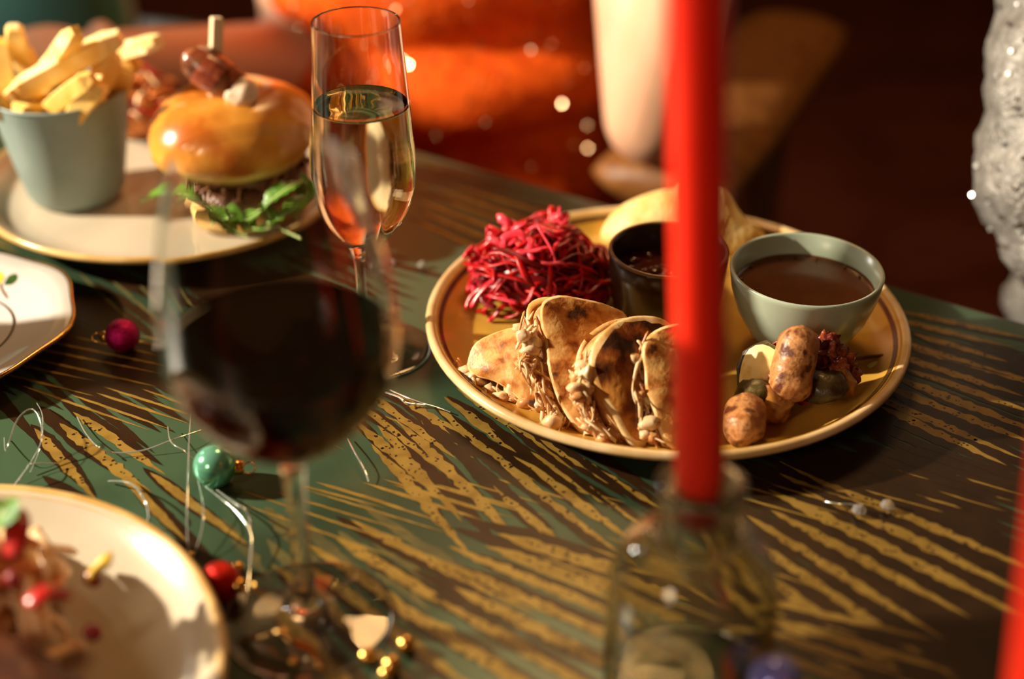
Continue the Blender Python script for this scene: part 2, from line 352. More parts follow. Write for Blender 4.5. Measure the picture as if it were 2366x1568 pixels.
# a ground of fronds over the whole table: fans of dark, olive and thin gold leaflets running the same way
for fr in range(60):
    c = tab(R.uniform(-.75, .80), R.uniform(.0, .9)); base = math.radians(R.uniform(-52, -22))
    sty = R.random(); k = R.randint(5, 9)
    for i in range(k):
        t = i - k / 2; perp = Vector((-math.sin(base), math.cos(base), 0))
        p = c + perp * t * R.uniform(.007, .011) + Vector((math.cos(base), math.sin(base), 0)) * (t * .006 + R.uniform(-.02, .02))
        L = R.uniform(.05, .13)
        tip = p + Vector((math.cos(base), math.sin(base), 0)) * L
        ok = all((E0 - q).dot(-EN) > -5 and (q - E0).dot(EN) > .004 and (q - E0).dot(EN) < .91 for q in (p, tip))
        if not ok: continue
        if sty < .62: leaflet(p, base + t * .03, L, R.uniform(.002, .004), 1, .15)
        elif sty < .78: leaflet(p, base + t * .03, L, R.uniform(.0025, .0045), 2, .3)
        else: leaflet(p, base + t * .03, L * .8, R.uniform(.0006, .0012), 0, .2)
def gold(px, py, deg, L, n, gap, wd, **k): cluster(px, py, deg, L, n, gap, wd * 1.3, 1, **dict(k, spk=False, jag=.1)); cluster(px, py, deg, L * .95, n, gap, wd * .85, 0, **k)
for px, py in ((1850, 1230), (1980, 1120), (2100, 1250), (2250, 1150), (2300, 1350), (2150, 1420), (2020, 1500), (2280, 1520), (1900, 1420), (2230, 1010), (2330, 880), (80, 830), (200, 740), (330, 870), (120, 1250), (470, 650), (600, 700)):
    cluster(px, py, R.uniform(-48, -34), .11, 9, .0072, .0042, 1, jag=.12, step=.004)  # extra dark leaflets; those at right paint shade into the table print
gold(1120, 1060, -54, .125, 8, .0105, .0036, spread=.25, spk=True, jag=.35)
gold(960, 1010, -50, .09, 4, .010, .003, spread=.2, spk=True, jag=.35)
gold(1320, 1150, -50, .10, 5, .0105, .0032, spread=.2, spk=True, jag=.35)
gold(2000, 1330, -47, .15, 8, .0125, .0040, spread=.3, spk=True, jag=.35)
gold(2230, 930, -38, .10, 7, .011, .0036, spread=.3, spk=True, jag=.35)
gold(2220, 790, -30, .08, 4, .011, .003, spread=.2, spk=True, jag=.35)
gold(200, 1030, -46, .085, 3, .011, .0038, spread=.25, spk=True, jag=.35)
gold(430, 1190, -46, .10, 2, .011, .0030, spread=.2, jag=.25)
gold(900, 1420, -44, .12, 6, .0115, .0036, spread=.3, spk=True, jag=.35)
gold(1300, 1420, -33, .13, 7, .011, .0040, spread=.35, spk=True, jag=.35)
gold(1150, 520, -38, .13, 6, .012, .0028, spread=.2, jag=.25)
gold(1950, 1520, -26, .10, 5, .010, .0030, spread=.2, jag=.25)
cluster(1080, 1150, -24, .07, 8, .0075, .0009, 0, step=.012)
cluster(2050, 1150, -27, .08, 9, .0085, .0008, 0, step=.01)
cluster(420, 930, -28, .08, 9, .008, .0009, 0, step=.01)
cluster(250, 830, -20, .08, 8, .009, .0010, 0, step=.01)
cluster(330, 690, -52, .07, 4, .011, .0012, 2, step=.01)
cluster(900, 1180, -26, .08, 8, .008, .0008, 0, step=.01)
cluster(1500, 1330, -30, .09, 8, .009, .0010, 0, step=.01)
cluster(2150, 1120, -34, .11, 8, .010, .0030, 1, step=.004)
cluster(1250, 1080, -52, .10, 7, .009, .0026, 1, step=.006)
cluster(700, 900, -45, .10, 6, .011, .0025, 1)
pr.build('leaf_print', [M['gold_print'], M['dark_print'], M['mid_print']], table, smooth=False, kind='stuff', recalc=False)

# ------------------------------------------------------------------ plates
def plate(name, label, c, r, body, rim_m, line_m, rim_w=.005, h=.021, group='dinner plates'):
    t = thing(name, label, 'plate', W(c[0], c[1], .0005), group); o = W(c[0], c[1], .0005)
    prof = [(0, .0035), (.055, .0035), (.060, .0), (.066, .0), (.070, .004), (r * .80, .0065), (r * .93, h * .70), (r - .0006, h - .0022), (r - rim_w, h - .0005), (r - rim_w - .0015, h - .0022), (r * .90, h * .62), (r * .84, h * .46), (r * .76, .0090), (r * .66, .0080), (0, .0078)]
    MB().lathe(prof, o, 96).build('plate_body', body, t)
    k = [(r - rim_w - .0016, h - .0022), (r - rim_w * .8, h - .0001), (r - rim_w * .4, h + .0008), (r - .0005, h), (r + .0005, h - .0015), (r + .0001, h - .0035), (r - .0020, h - .0042)]
    MB().lathe(k, o, 96).build('rim_band', rim_m, t)
    if line_m:
        q = r - rim_w
        MB().lathe([(q - .0044, h - .0040), (q - .0032, h - .0031), (q - .0021, h - .0023)], o, 96).build('rim_line', line_m, t)
    return t
PL_R = (.089, .707); PL_B = (-.236, .902); PL_S = (-.2535, .410)
plate('dinner_plate', 'ochre glazed dinner plate with brown rim line holding quesadillas and cabbage', PL_R, .1385, M['ochre'], M['rim_tan'], M['rim_brown'])
plate('dinner_plate', 'ivory dinner plate with honey rim under the burger and chip cup', PL_B, .131, M['ivory'], M['rim_gold'], None, .004)
plate('dinner_plate', 'ivory dinner plate with honey rim under the blurred salad and dark meat', PL_S, .1365, M['ivory'], M['rim_gold'], None, .0045)
# china side plate with wavy gilt edge
SC = Vector((-.339, .707, 0)); so = W(SC.x, SC.y, .0005)
saucer = thing('side_plate', 'white china side plate with wavy gilt edge and leaf print', 'plate', so)
def wavy(a, r): return 1 + .022 * math.cos(8 * a + .6) * max(0, (r - .05) / .033) if r > .05 else 1
sprof = [(0, .003), (.035, .003), (.038, 0), (.042, 0), (.046, .004), (.066, .009), (.0826, .0148), (.0830, .0160), (.0822, .0168), (.066, .0108), (.050, .0072), (.044, .0058), (0, .0056)]
MB().lathe(sprof, so, 96, rmod=wavy).build('plate_body', M['china'], saucer)
MB().lathe([(.0812, .0168), (.0822, .0174), (.0834, .0168), (.0836, .0156), (.0828, .0146)], so, 96, rmod=wavy).build('gilt_edge', M['gilt'], saucer)
MB().lathe([(.0452, .0068), (.0458, .0069), (.0464, .0070)], so, 96, rmod=wavy).build('gilt_ring', M['gilt'], saucer)
def on_saucer(px, py):
    q = P(px, py, .010)
    for _ in range(4):
        r = math.hypot(q.x - SC.x, q.y - SC.y); h = interp([(0, .0056), (.044, .0058), (.050, .0072), (.066, .0108), (.0822, .0168)], r); q = P(px, py, h + .0009)
    return q
def decal(name, pts, m):
    b = MB(); c = sum((on_saucer(*p) for p in pts), Vector()) / len(pts); vv = [c] + [on_saucer(*p) for p in pts]; n = len(pts)
    b.add(vv, [(0, 1 + i, 1 + (i + 1) % n) for i in range(n)]); return b.build(name, m, saucer, smooth=False)
decal('printed_leaf', [(8, 658), (14, 644), (24, 632), (36, 623), (45, 620), (44, 634), (38, 648), (27, 657)], M['leafprint'])
decal('printed_bud', [(-14, 628), (-4, 624), (6, 628), (10, 638), (6, 650), (-4, 657), (-14, 652)], M['budprint'])
decal('printed_stem', [(-2, 655), (3, 655), (7, 668), (15, 680), (19, 690), (14, 688), (4, 674), (0, 664)], M['stemprint'])

# ------------------------------------------------------------------ chip cup and chips
CUP = Vector((-.300, .886)); cz = .0085
cup = thing('chip_cup', 'grey green enamel cup filled with chips on the ivory plate', 'cup', W(CUP.x, CUP.y, cz))
co = W(CUP.x, CUP.y, cz)
cprof = [(0, .0), (.024, .0), (.029, .002), (.0325, .007), (.038, .034), (.0425, .060), (.0452, .0775), (.0455, .0785), (.0450, .0790), (.0440, .0780), (.0412, .060), (.037, .034), (.0315, .009), (.028, .004), (0, .003)]
MB().lathe(cprof, co, 72).build('cup_body', M['enamel'], cup)
MB().lathe([(.0449 + .0012 * math.cos(a), .0787 + .0012 * math.sin(a)) for a in [i * math.pi / 4 for i in range(8)]], co, 72, closed=True).build('rolled_rim', M['enamel'], cup)
def fry_mesh(a, b, wd, th, seed, up=Vector((0, 0, 1))):
    a, b = Vector(a), Vector(b); d = (b - a); L = d.length; d.normalize(); x = d.cross(up).normalized(); y = x.cross(d)
    mb = MB(); n = 9; vv = []; ring = [(-1, -.86), (-.86, -1), (.86, -1), (1, -.86), (1, .86), (.86, 1), (-.86, 1), (-1, .86)]
    rr = random.Random(seed); bend = rr.uniform(-.0018, .0018); bend2 = rr.uniform(-.0014, .0014); tp0, tp1 = rr.uniform(.45, .85), rr.uniform(.5, .9)
    for i in range(n):
        s = i / (n - 1); k = min(1, tp0 + s * 3) * min(1, tp1 + (1 - s) * 3); k *= 1 if 0 < i < n - 1 else .82
        for u, v in ring:
            q = a + d * (L * s) + x * (u * wd / 2 * k + bend * math.sin(s * 3.14)) + y * (v * th / 2 * k + bend2 * math.sin(s * 3.14))
            q += Vector((noise.noise(q * 90 + Vector((seed, 0, 0))), noise.noise(q * 90 + Vector((0, seed, 0))), noise.noise(q * 90 + Vector((0, 0, seed))))) * .0007
            vv.append(q)
    ff = [(i * 8 + k, i * 8 + (k + 1) % 8, (i + 1) * 8 + (k + 1) % 8, (i + 1) * 8 + k) for i in range(n - 1) for k in range(8)]
    ff += [tuple(range(7, -1, -1)), tuple((n - 1) * 8 + k for k in range(8))]
    mb.add(vv, ff); return mb
FR = [  # end a (px, py, z), end b, width, thickness, pale, label
    ((18, 222, .088), (280, 84, .124), .0190, .0150, 1, 'longest pale chip lying across the front of the chip cup'),
    ((90, 185, .086), (176, 68, .138), .0150, .0120, 1, 'pale pointed chip standing behind the longest chip'),
    ((225, 135, .092), (366, 97, .116), .0135, .0120, 1, 'pale forked chip sticking out over the cup right side'),
    ((112, 258, .080), (215, 178, .110), .0130, .0130, 0, 'golden chip under the middle of the longest chip'),
    ((40, 262, .086), (110, 262, .076), .0170, .0160, 0, 'blunt round ended chip at the front rim of the cup'),
    ((165, 285, .076), (232, 195, .104), .0140, .0150, 0, 'golden chip leaning at the front right of the cup'),
    ((196, 258, .082), (262, 120, .112), .0150, .0140, 0, 'golden chip beneath the upper end of the longest chip'),
    ((262, 235, .078), (285, 150, .102), .0150, .0150, 0, 'stubby chip against the right rim of the cup'),
    ((230, 170, .086), (322, 142, .096), .0150, .0130, 0, 'short browned chip poking out below the forked chip'),
    ((-5, 90, .118), (20, 245, .082), .0140, .0130, 0, 'golden chip at the left edge of the picture'),
    ((30, 62, .128), (62, 160, .092), .0130, .0130, 1, 'pale tipped chip standing at the back left of the cup'),
    ((42, 110, .110), (80, 190, .086), .0140, .0130, 0, 'golden chip between the two standing chips at back left'),
    ((-30, 200, .100), (22, 268, .078), .0150, .0140, 0, 'golden chip at the left front rim of the cup'),
    ((205, 205, .096), (232, 245, .084), .0120, .0120, 1, 'short pale chip end facing out at the cup front right'),
    ((190, 165, .104), (204, 205, .092), .0085, .0085, 1, 'thin pale crisp sliver beside the longest chip'),
]
for i, (a, b, wd, th, pale, lab) in enumerate(FR):
    o = fry_mesh(P(*a), P(*b), wd * .86, th * .9, i + 3).build('potato_chip', M['fry_pale' if pale else 'fry'], loc=P(*a), smooth=False); tag(o, lab, 'chip', 'chips in the cup')
for i in range(16):
    a = i * 2.4; r0, r1 = .022 * math.sqrt((i % 8) / 8 + .05), .030 * math.sqrt((i + .5) / 16)
    p0 = W(CUP.x + r0 * math.cos(a), CUP.y + r0 * math.sin(a), cz + .012 + .004 * (i % 3)); p1 = W(CUP.x + r1 * math.cos(a + .3), CUP.y + r1 * math.sin(a + .3), cz + .066 + .008 * ((i * 7) % 3))
    o = fry_mesh(p0, p1, .0125, .012, i + 40, Vector((1, .2, 0))).build('potato_chip', M['fry'], loc=p0); tag(o, 'golden chip packed upright deep in the grey green cup', 'chip', 'chips packed inside the cup')

# ------------------------------------------------------------------ burger
BX, BY = -.1826, .866; bz = .0088
burger = thing('burger', 'glazed brioche burger with pulled meat, cheese and rocket on the ivory plate', 'burger', W(BX, BY, bz))
bo = W(BX, BY, bz)
def bun_r(a, r): return 1 + .035 * math.sin(a * 2 + .5) + .02 * math.sin(a * 5)
MB().lathe([(0, 0), (.036, 0), (.043, .004), (.045, .010), (.042, .015), (0, .016)], bo, 56, rmod=bun_r).build('bun_base', M['bun_side'], burger)
mb = MB(); mb.lathe([(0, .016), (.040, .016), (.045, .020), (.046, .026), (.042, .031), (0, .032)], bo, 56, rmod=lambda a, r: 1 + .04 * math.sin(a * 3) + .03 * math.sin(a * 7 + 1)); mb.build('patty', M['patty'], burger)
cm = MB(); vv = []; ff = []
n = 48
for j, (r, z) in enumerate([(0, .0335), (.030, .0335), (.044, .0325), (.0485, .029), (.0495, .022), (.0490, .021), (.047, .028), (.042, .031), (0, .0315)]):
    for i in range(n):
        a = 2 * math.pi * i / n; wt = math.exp(-((((a + 1.62 + math.pi) % (2 * math.pi)) - math.pi) / .42) ** 2); dr = wt * (.85 + .3 * math.sin(a * 9)) * (.014 if 3 <= j <= 6 else 0); r *= .90 + .12 * wt
        vv.append(bo + Vector((r * math.cos(a), r * math.sin(a), z - dr)))
for j in range(8):
    for i in range(n): ff.append((j * n + i, j * n + (i + 1) % n, (j + 1) * n + (i + 1) % n, (j + 1) * n + i))
cm.add(vv, ff); cm.build('cheese_slice', M['cheese'], burger)
pm = MB()
pm.lathe([(0, .032), (.038, .033), (.044, .037), (.042, .043), (0, .044)], bo, 40, m=1, rmod=lambda a, r: 1 + .05 * math.sin(a * 5))
for i in range(170):
    a = R.uniform(0, 6.283); r = .046 * math.sqrt(R.uniform(.5, 1.1)); z = R.uniform(.032, .046)
    c = bo + Vector((r * math.cos(a), r * math.sin(a), z)); d = Vector((R.uniform(-1, 1), R.uniform(-1, 1), R.uniform(-.5, .3))).normalized() * R.uniform(.006, .011)
    pm.tube([c - d, c + Vector((R.uniform(-1, 1), R.uniform(-1, 1), R.uniform(-1, 1))) * .002, c + d + Vector((0, 0, -.002))], [.0006, R.uniform(.001, .0018), .0006], 5, i % 2)
pm.build('pulled_meat', [M['pulled'], M['patty']], burger, kind='stuff')
def bun_top(co_):
    prof = [(0, .042), (.040, .041), (.0500, .043), (.0545, .050), (.0550, .057), (.0525, .066), (.046, .0755), (.036, .083), (.024, .0865), (.014, .0855), (.007, .083), (0, .0815)]
    mb_ = MB(); mb_.lathe(prof, bo, 72, rmod=bun_r, mats=[1, 1, 1] + [0] * 8)
    for v in mb_.v:
        p = v - bo; k = .0022 * noise.noise(p * 45); v += Vector((p.x, p.y, 0)).normalized() * k if p.xy.length > .01 else Vector(); v.z += .0025 * noise.noise(p * 30 + Vector((3, 1, 2)))
    return mb_
bun_top(bo).build('bun_crown', [M['bun'], M['bun_side']], burger)
def leaf_mesh(pts, wd, lobes, seed, stalk=.35):
    mb_ = MB(); sp_ = catmull([Vector(p) for p in pts], 7); n_ = len(sp_); rr = random.Random(seed); vv = []; ff = []
    for i, p in enumerate(sp_):
        s = i / (n_ - 1); d = (sp_[min(i + 1, n_ - 1)] - sp_[max(0, i - 1)]).normalized(); x = d.cross(Vector((0, 0, 1))).normalized(); y = x.cross(d)
        u = max(0, (s - stalk) / (1 - stalk)); k = wd * (math.sin(min(1, u * 1.02 + .02) * math.pi) ** .7) * (1 + .35 * math.sin(u * lobes * 6.283)) if u > 0 else .0009
        k = max(k, .0008)
        for j, f in enumerate((-1, -.5, 0, .5, 1)): vv.append(p + x * k * f + y * (abs(f) * k * .35 + .0008 * rr.uniform(-1, 1)))
    for i in range(n_ - 1):
        for j in range(4): ff.append((i * 5 + j, i * 5 + j + 1, (i + 1) * 5 + j + 1, (i + 1) * 5 + j))
    mb_.add(vv, ff); mb_.add([v - Vector((0, 0, .0005)) for v in vv], [f[::-1] for f in ff])
    mb_.tube(sp_[: int(n_ * .9)], [.0011 * (1 - .7 * i / n_) for i in range(int(n_ * .9))], 5, 1); return mb_
def PY(px, py, y): d = ray(px, py); return CAM + d * (y / d.y)
LV = [([(470, 470, .826), (430, 455, .824), (380, 448, .826), (326, 466, .832)], .0105, 0, .15),
      ([(620, 470, .812), (570, 505, .806), (525, 500, .806), (470, 515, .810)], .0085, 2, .15),
      ([(705, 415, .826), (665, 435, .814), (630, 460, .808), (604, 485, .806)], .0085, 0, .1),
      ([(703, 549, .792), (655, 528, .798), (625, 500, .804), (606, 462, .812)], .0050, 3, .5),
      ([(590, 525, .802), (640, 505, .804), (690, 475, .814), (722, 440, .828)], .0080, 2, .15),
      ([(570, 545, .800), (525, 530, .802), (490, 500, .808), (455, 468, .816)], .0070, 2, .2),
      ([(640, 520, .802), (600, 530, .798), (550, 515, .802), (510, 480, .808)], .0065, 3, .2),
      ([(690, 500, .812), (712, 460, .822), (715, 425, .830), (700, 395, .834)], .0065, 1, .2)]
for i, (pp, wd, lo, stk) in enumerate(LV): leaf_mesh([PY(*q) for q in pp], wd, lo, i, stk).build('rocket_leaf', [M['leaf'], M['stalk']], burger)
# glaze drip
MB().blob(P(388, 372, .047), (.0032, .0032, .005), 2, .1, sub=2).build('sauce_drip', M['slaw_r'], burger)
# sausage on top, skewer through it
sa, sb = P(428, 122, .121), P(572, 212, .0985)
pig = thing('bacon_wrapped_sausage', 'small bacon wrapped sausage skewered on top of the burger bun', 'sausage', sa)
def sausage_mesh(a, b, r, seed, amp=.0012, bend=.004, m=0):
    a, b = Vector(a), Vector(b); d = (b - a).normalized(); L = (b - a).length; x = d.cross(Vector((0, 0, 1))).normalized(); n_ = 16; pts = []; rr = []
    for i in range(n_ + 1):
        s = i / n_; pts.append(a + d * L * s + x * bend * math.sin(s * 3.14)); e = min(s, 1 - s) * L; rr.append(r * math.sqrt(max(.02, 1 - max(0, 1 - e / (r * .95)) ** 2)) if e < r else r)
    mb_ = MB(); mb_.tube(pts, rr, 18, m)
    for v in mb_.v: v += Vector((noise.noise(v * 110 + Vector((seed, 0, 0))), noise.noise(v * 110 + Vector((0, seed, 3))), noise.noise(v * 110 + Vector((5, 0, seed))))) * amp
    return mb_, pts
m_, pts = sausage_mesh(sa, sb, .0105, 5); m_.build('sausage_body', M['sausage_dark'], pig)
bw = MB(); L_ = (sb - sa).length; dd = (sb - sa).normalized(); xx = dd.cross(Vector((0, 0, 1))).normalized(); yy = xx.cross(dd); sv = []; sf = []
for i in range(61):
    s = i / 60; an = s * 6.283 * 2.2
    for k, off in enumerate((-.0075, 0, .0075)):
        r = .0118 + (.0008 if k == 1 else 0) + .0005 * noise.noise(Vector((i * .4, k, 0)))
        sv.append(sa + dd * (.012 + (L_ - .026) * s + off) + xx * (r * math.cos(an) + .004 * math.sin(s * 3.14)) + yy * r * math.sin(an))
for i in range(60):
    for k in range(2): sf.append((i * 3 + k, i * 3 + k + 1, (i + 1) * 3 + k + 1, (i + 1) * 3 + k))
bw.add(sv, sf); bw.build('bacon_wrap', M['bacon'], pig)
MB().blob(sb + Vector((-.003, -.004, .001)), (.0115, .0100, .0105), 4, .2, 2.2).build('pale_sausage_end', M['sausage_end'], pig)
k0, k1 = P(497, 152, .112), P(501, 40, .142)
sk = MB(); ax = (k1 - k0).normalized(); sx = Vector((1, 0, 0)); sx = (sx - ax * sx.dot(ax)).normalized(); sy = ax.cross(sx); ring = []
rot = Matrix.Rotation(.5, 3, ax); sx, sy = rot @ sx, rot @ sy
for q in (k0 - ax * .075, k0 - ax * .05, k1 - ax * .0012, k1):
    h = {0: .001, 1: .0034, 2: .0034, 3: .0028}[len(ring)]; ring.append([q + sx * u * h + sy * v * h for u, v in ((-1, -1), (1, -1), (1, 1), (-1, 1))])
sk.add([v for r_ in ring for v in r_], [(i * 4 + k, i * 4 + (k + 1) % 4, (i + 1) * 4 + (k + 1) % 4, (i + 1) * 4 + k) for i in range(3) for k in range(4)] + [(3, 2, 1, 0), (12, 13, 14, 15)])
tag(sk.build('wooden_skewer', M['wood'], loc=k0 - ax * .075, smooth=False), 'pale square wooden skewer standing in the burger bun', 'skewer')
# slaw behind the burger
def shreds(name, label, cat, c, rx, ry, hz, n, mats, size=(.0012, .0022), length=(.012, .028), seed=1, core=None, flat=.5, weights=None, zmin=0):
    rr = random.Random(seed); mb_ = MB(); c = Vector(c)
    mb_.blob(c + Vector((0, 0, hz * .30)), (rx * .82, ry * .82, hz * .55), seed, .25, 2.0, 3, core if core is not None else 0, zmin=c.z + .0005)
    for i in range(n):
        a = rr.uniform(0, 6.283); u = math.sqrt(rr.random()); top = hz * math.sqrt(max(0, 1 - u * u)) * rr.uniform(.55, 1.0)
        p = c + Vector((rx * u * math.cos(a), ry * u * math.sin(a), top + .002)); L = rr.uniform(*length); yaw = rr.uniform(0, 6.283)
        nrm = Vector((math.cos(a) * u / rx, math.sin(a) * u / ry, .8 / hz)).normalized()
        d = Vector((math.cos(yaw), math.sin(yaw), 0)); d = (d - nrm * d.dot(nrm)).normalized(); s_ = nrm.cross(d) * rr.uniform(-.4, .4)
        lift = rr.uniform(-.1, .35)
        pts_ = [p - d * L * .5 - nrm * L * .15, p - d * L * .2 + s_ * L * .3 + nrm * L * lift * .4, p + d * L * .2 - s_ * L * .3 + nrm * L * lift * .5, p + d * L * .5 + nrm * L * (lift - .15)]
        for q in pts_: q.z = max(q.z, c.z + .002)
        w_ = rr.uniform(*size); mi = rr.choices(range(len(mats)), weights)[0] if weights else rr.randrange(len(mats))
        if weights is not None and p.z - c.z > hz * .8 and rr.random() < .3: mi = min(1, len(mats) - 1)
        mb_.tube(catmull(pts_, 3), [w_ * .5] + [w_] * 8 + [w_ * .5], 6, mi, flat)
    o = mb_.build(name, mats, loc=c); return tag(o, label, cat, None, 'stuff')
shreds('slaw_heap', 'orange and white shredded slaw heap between chip cup and burger', 'slaw', P(338, 300, .012), .034, .022, .050, 90, [M['slaw_o'], M['slaw_p'], M['slaw_r']], seed=4, size=(.0016, .0032), weights=(4, 3, 3), core=0)

# ------------------------------------------------------------------ right plate: bowls
pz = .0085
CB = P(1864, 622, .058); c0 = Vector((CB.x, CB.y, TZ + pz))
cel = thing('sauce_bowl', 'pale celadon bowl of brown gravy at the plate right side', 'bowl', c0, 'sauce bowls')
h0 = .0495
cprof = [(0, .0025), (.017, .0025), (.018, 0), (.0205, 0), (.0215, .003), (.029, .0105), (.0365, .024), (.0410, .038), (.0424, h0 - .002), (.0427, h0), (.0420, h0 + .0012), (.0405, h0 + .0004), (.0388, .038), (.0345, .025), (.027, .012), (.018, .006), (0, .0055)]
MB().lathe(cprof, c0, 80).build('bowl_body', M['celadon'], cel)
MB().lathe([(0, .0372), (.020, .0372), (.0335, .0371), (.0372, .0376), (.0384, .0384)], c0, 64).build('gravy', M['gravy'], cel)
gb = MB()
for a in (1.2, 1.55, 1.8, 2.4, .7, .35, 2.9): gb.blob(c0 + Vector((.0355 * math.cos(a), .0355 * math.sin(a), .0383)), R.uniform(.0006, .0012), 1, 0, sub=2)
gb.build('gravy_bubbles', M['gravy'], cel, kind='stuff')
DB = P(1545, 575, .058); d0 = Vector((DB.x, DB.y, TZ + pz))
dk = thing('sauce_bowl', 'dark brown stoneware bowl of chutney behind the red candle', 'bowl', d0, 'sauce bowls')
dprof = [(0, .003), (.020, .003), (.022, 0), (.0255, 0), (.0285, .004), (.0315, .018), (.0335, .036), (.0342, h0 - .001), (.0330, h0), (.0318, h0 - .002), (.0305, .034), (.028, .012), (.02, .007), (0, .007)]
MB().lathe(dprof, d0, 72).build('bowl_body', M['brownbowl'], dk)
MB().lathe([(.0331 + .0012 * math.cos(a), h0 - .0002 + .0010 * math.sin(a)) for a in [i * math.pi / 4 for i in range(8)]], d0, 72, closed=True).build('worn_rim', M['bowlrim'], dk)
sm = MB(); sm.lathe([(0, .0340), (.010, .0340), (.020, .0335), (.027, .033), (.0302, .0334)], d0, 56)
for i in range(26):
    a = R.uniform(0, 6.28); r = .024 * math.sqrt(R.random()); sm.blob(d0 + Vector((r * math.cos(a), r * math.sin(a), .0335)), (R.uniform(.002, .005), R.uniform(.002, .005), .0022), i, .3, sub=2)
sm.build('chutney', M['sauce'], dk)

# red cabbage
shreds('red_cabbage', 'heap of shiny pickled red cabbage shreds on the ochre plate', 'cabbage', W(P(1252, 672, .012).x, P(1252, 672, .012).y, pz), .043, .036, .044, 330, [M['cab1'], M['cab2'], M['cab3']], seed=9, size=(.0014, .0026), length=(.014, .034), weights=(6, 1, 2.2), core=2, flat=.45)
cabr = random.Random(3)
cabx = MB()
for px, py, z in ((1165, 545, .044), (1150, 560, .042), (1110, 605, .030), (1100, 590, .034), (1180, 580, .044), (1290, 520, .046), (1300, 505, .050), (1265, 515, .044), (1240, 525, .044), (1175, 530, .048)):
    for k in range(3):
        c = P(px, py, z) ; pts_ = [c + Vector((cabr.uniform(-1, 1), cabr.uniform(-1, 1), cabr.uniform(-1, 1))) * .0075 for _ in range(4)]
        cabx.tube(catmull(pts_, 4), [.0014] + [cabr.uniform(.0022, .0034)] * 11 + [.0014], 6, k % 2, .4)
cab = [o for o in col.objects if o.name == 'red_cabbage'][0]
cabx.build('cabbage_highlight_curls', [M['cab2'], M['cab1']], cab, kind='stuff')  # pink curls stand in for highlights on top of the heap

# batter pudding behind the bowls: a curled crisp sheet
yp = MB(); yc = P(1575, 545, .012); 
outline = [(1388, 548), (1398, 512), (1425, 480), (1470, 455), (1520, 438), (1560, 432), (1575, 418), (1600, 425), (1650, 428), (1680, 440), (1705, 480), (1735, 512), (1770, 545), (1740, 590), (1640, 600), (1500, 600), (1420, 580)]
nY = Vector((-.10, -.80, .60)).normalized(); qY = W(P(1580, 580, .012).x, P(1580, 580, .012).y + .004, .012)
def sheet(mb_, pts2, q, n, thick, dome, seed, m=0, medge=None, rings=(0, .3, .55, .75, .9, 1.0), amp=.0015, freq=70, shift=Vector((0, 0, 0)), zmin=TZ + .0090, eb=2, wander=0.0):
    W3 = [on_plane(x, y, q, n) for x, y in pts2]
    W3c = [];
    k = len(W3)
    for i in range(k):
        for j in range(3):
            t = j / 3; a, b, c_, d = W3[i - 1], W3[i], W3[(i + 1) % k], W3[(i + 2) % k]
            W3c.append(.5 * ((2 * b) + (c_ - a) * t + (2 * a - 5 * b + 4 * c_ - d) * t * t + (3 * b - a - 3 * c_ + d) * t ** 3))
    k = len(W3c); cen = sum(W3c, Vector()) / k; vv = []; ff = []; mm = []
    for side in (0, 1):
        for r in rings:
            rr_ = r * (1 if side == 0 else .985)
            for p in W3c:
                x = cen.lerp(p, rr_ * (1 + (wander * noise.noise(p * 120 + Vector((seed, 0, 0))) if .3 < r < .93 else 0))) + shift; x += n * (dome * (1 - r * r)) + n * (amp * noise.noise(x * freq + Vector((seed, seed * 2, 0))))
                x += n * (0 if side == 0 else -thick * (1 if r < .99 else .8)) + (n * (-thick * .2) if side == 0 and r > .99 else Vector())
                x.z = max(x.z, zmin); vv.append(x)
    nr = len(rings)
    for side in (0, 1):
        o_ = side * nr * k
        for j in range(nr - 1):
            for i in range(k):
                f = (o_ + j * k + i, o_ + j * k + (i + 1) % k, o_ + (j + 1) * k + (i + 1) % k, o_ + (j + 1) * k + i)
                ff.append(f if side else f[::-1]); mm.append(m if (medge is None or j < nr - eb) else medge)
    for i in range(k):
        a = (nr - 1) * k; b = (2 * nr - 1) * k
        ff.append((a + i, b + i, b + (i + 1) % k, a + (i + 1) % k)); mm.append(medge if medge is not None else m)
    o = len(mb_.v); mb_.v += vv
    for f, g in zip(ff, mm): mb_.f.append(tuple(i + o for i in f)); mb_.m.append(g)
    return W3c, cen
sheet(yp, outline, qY, nY, .016, .012, 3, amp=.004, freq=55)
tag(yp.build('batter_pudding', M['batter'], loc=yc), 'puffed pale golden batter pudding at the back of the ochre plate', 'pudding')

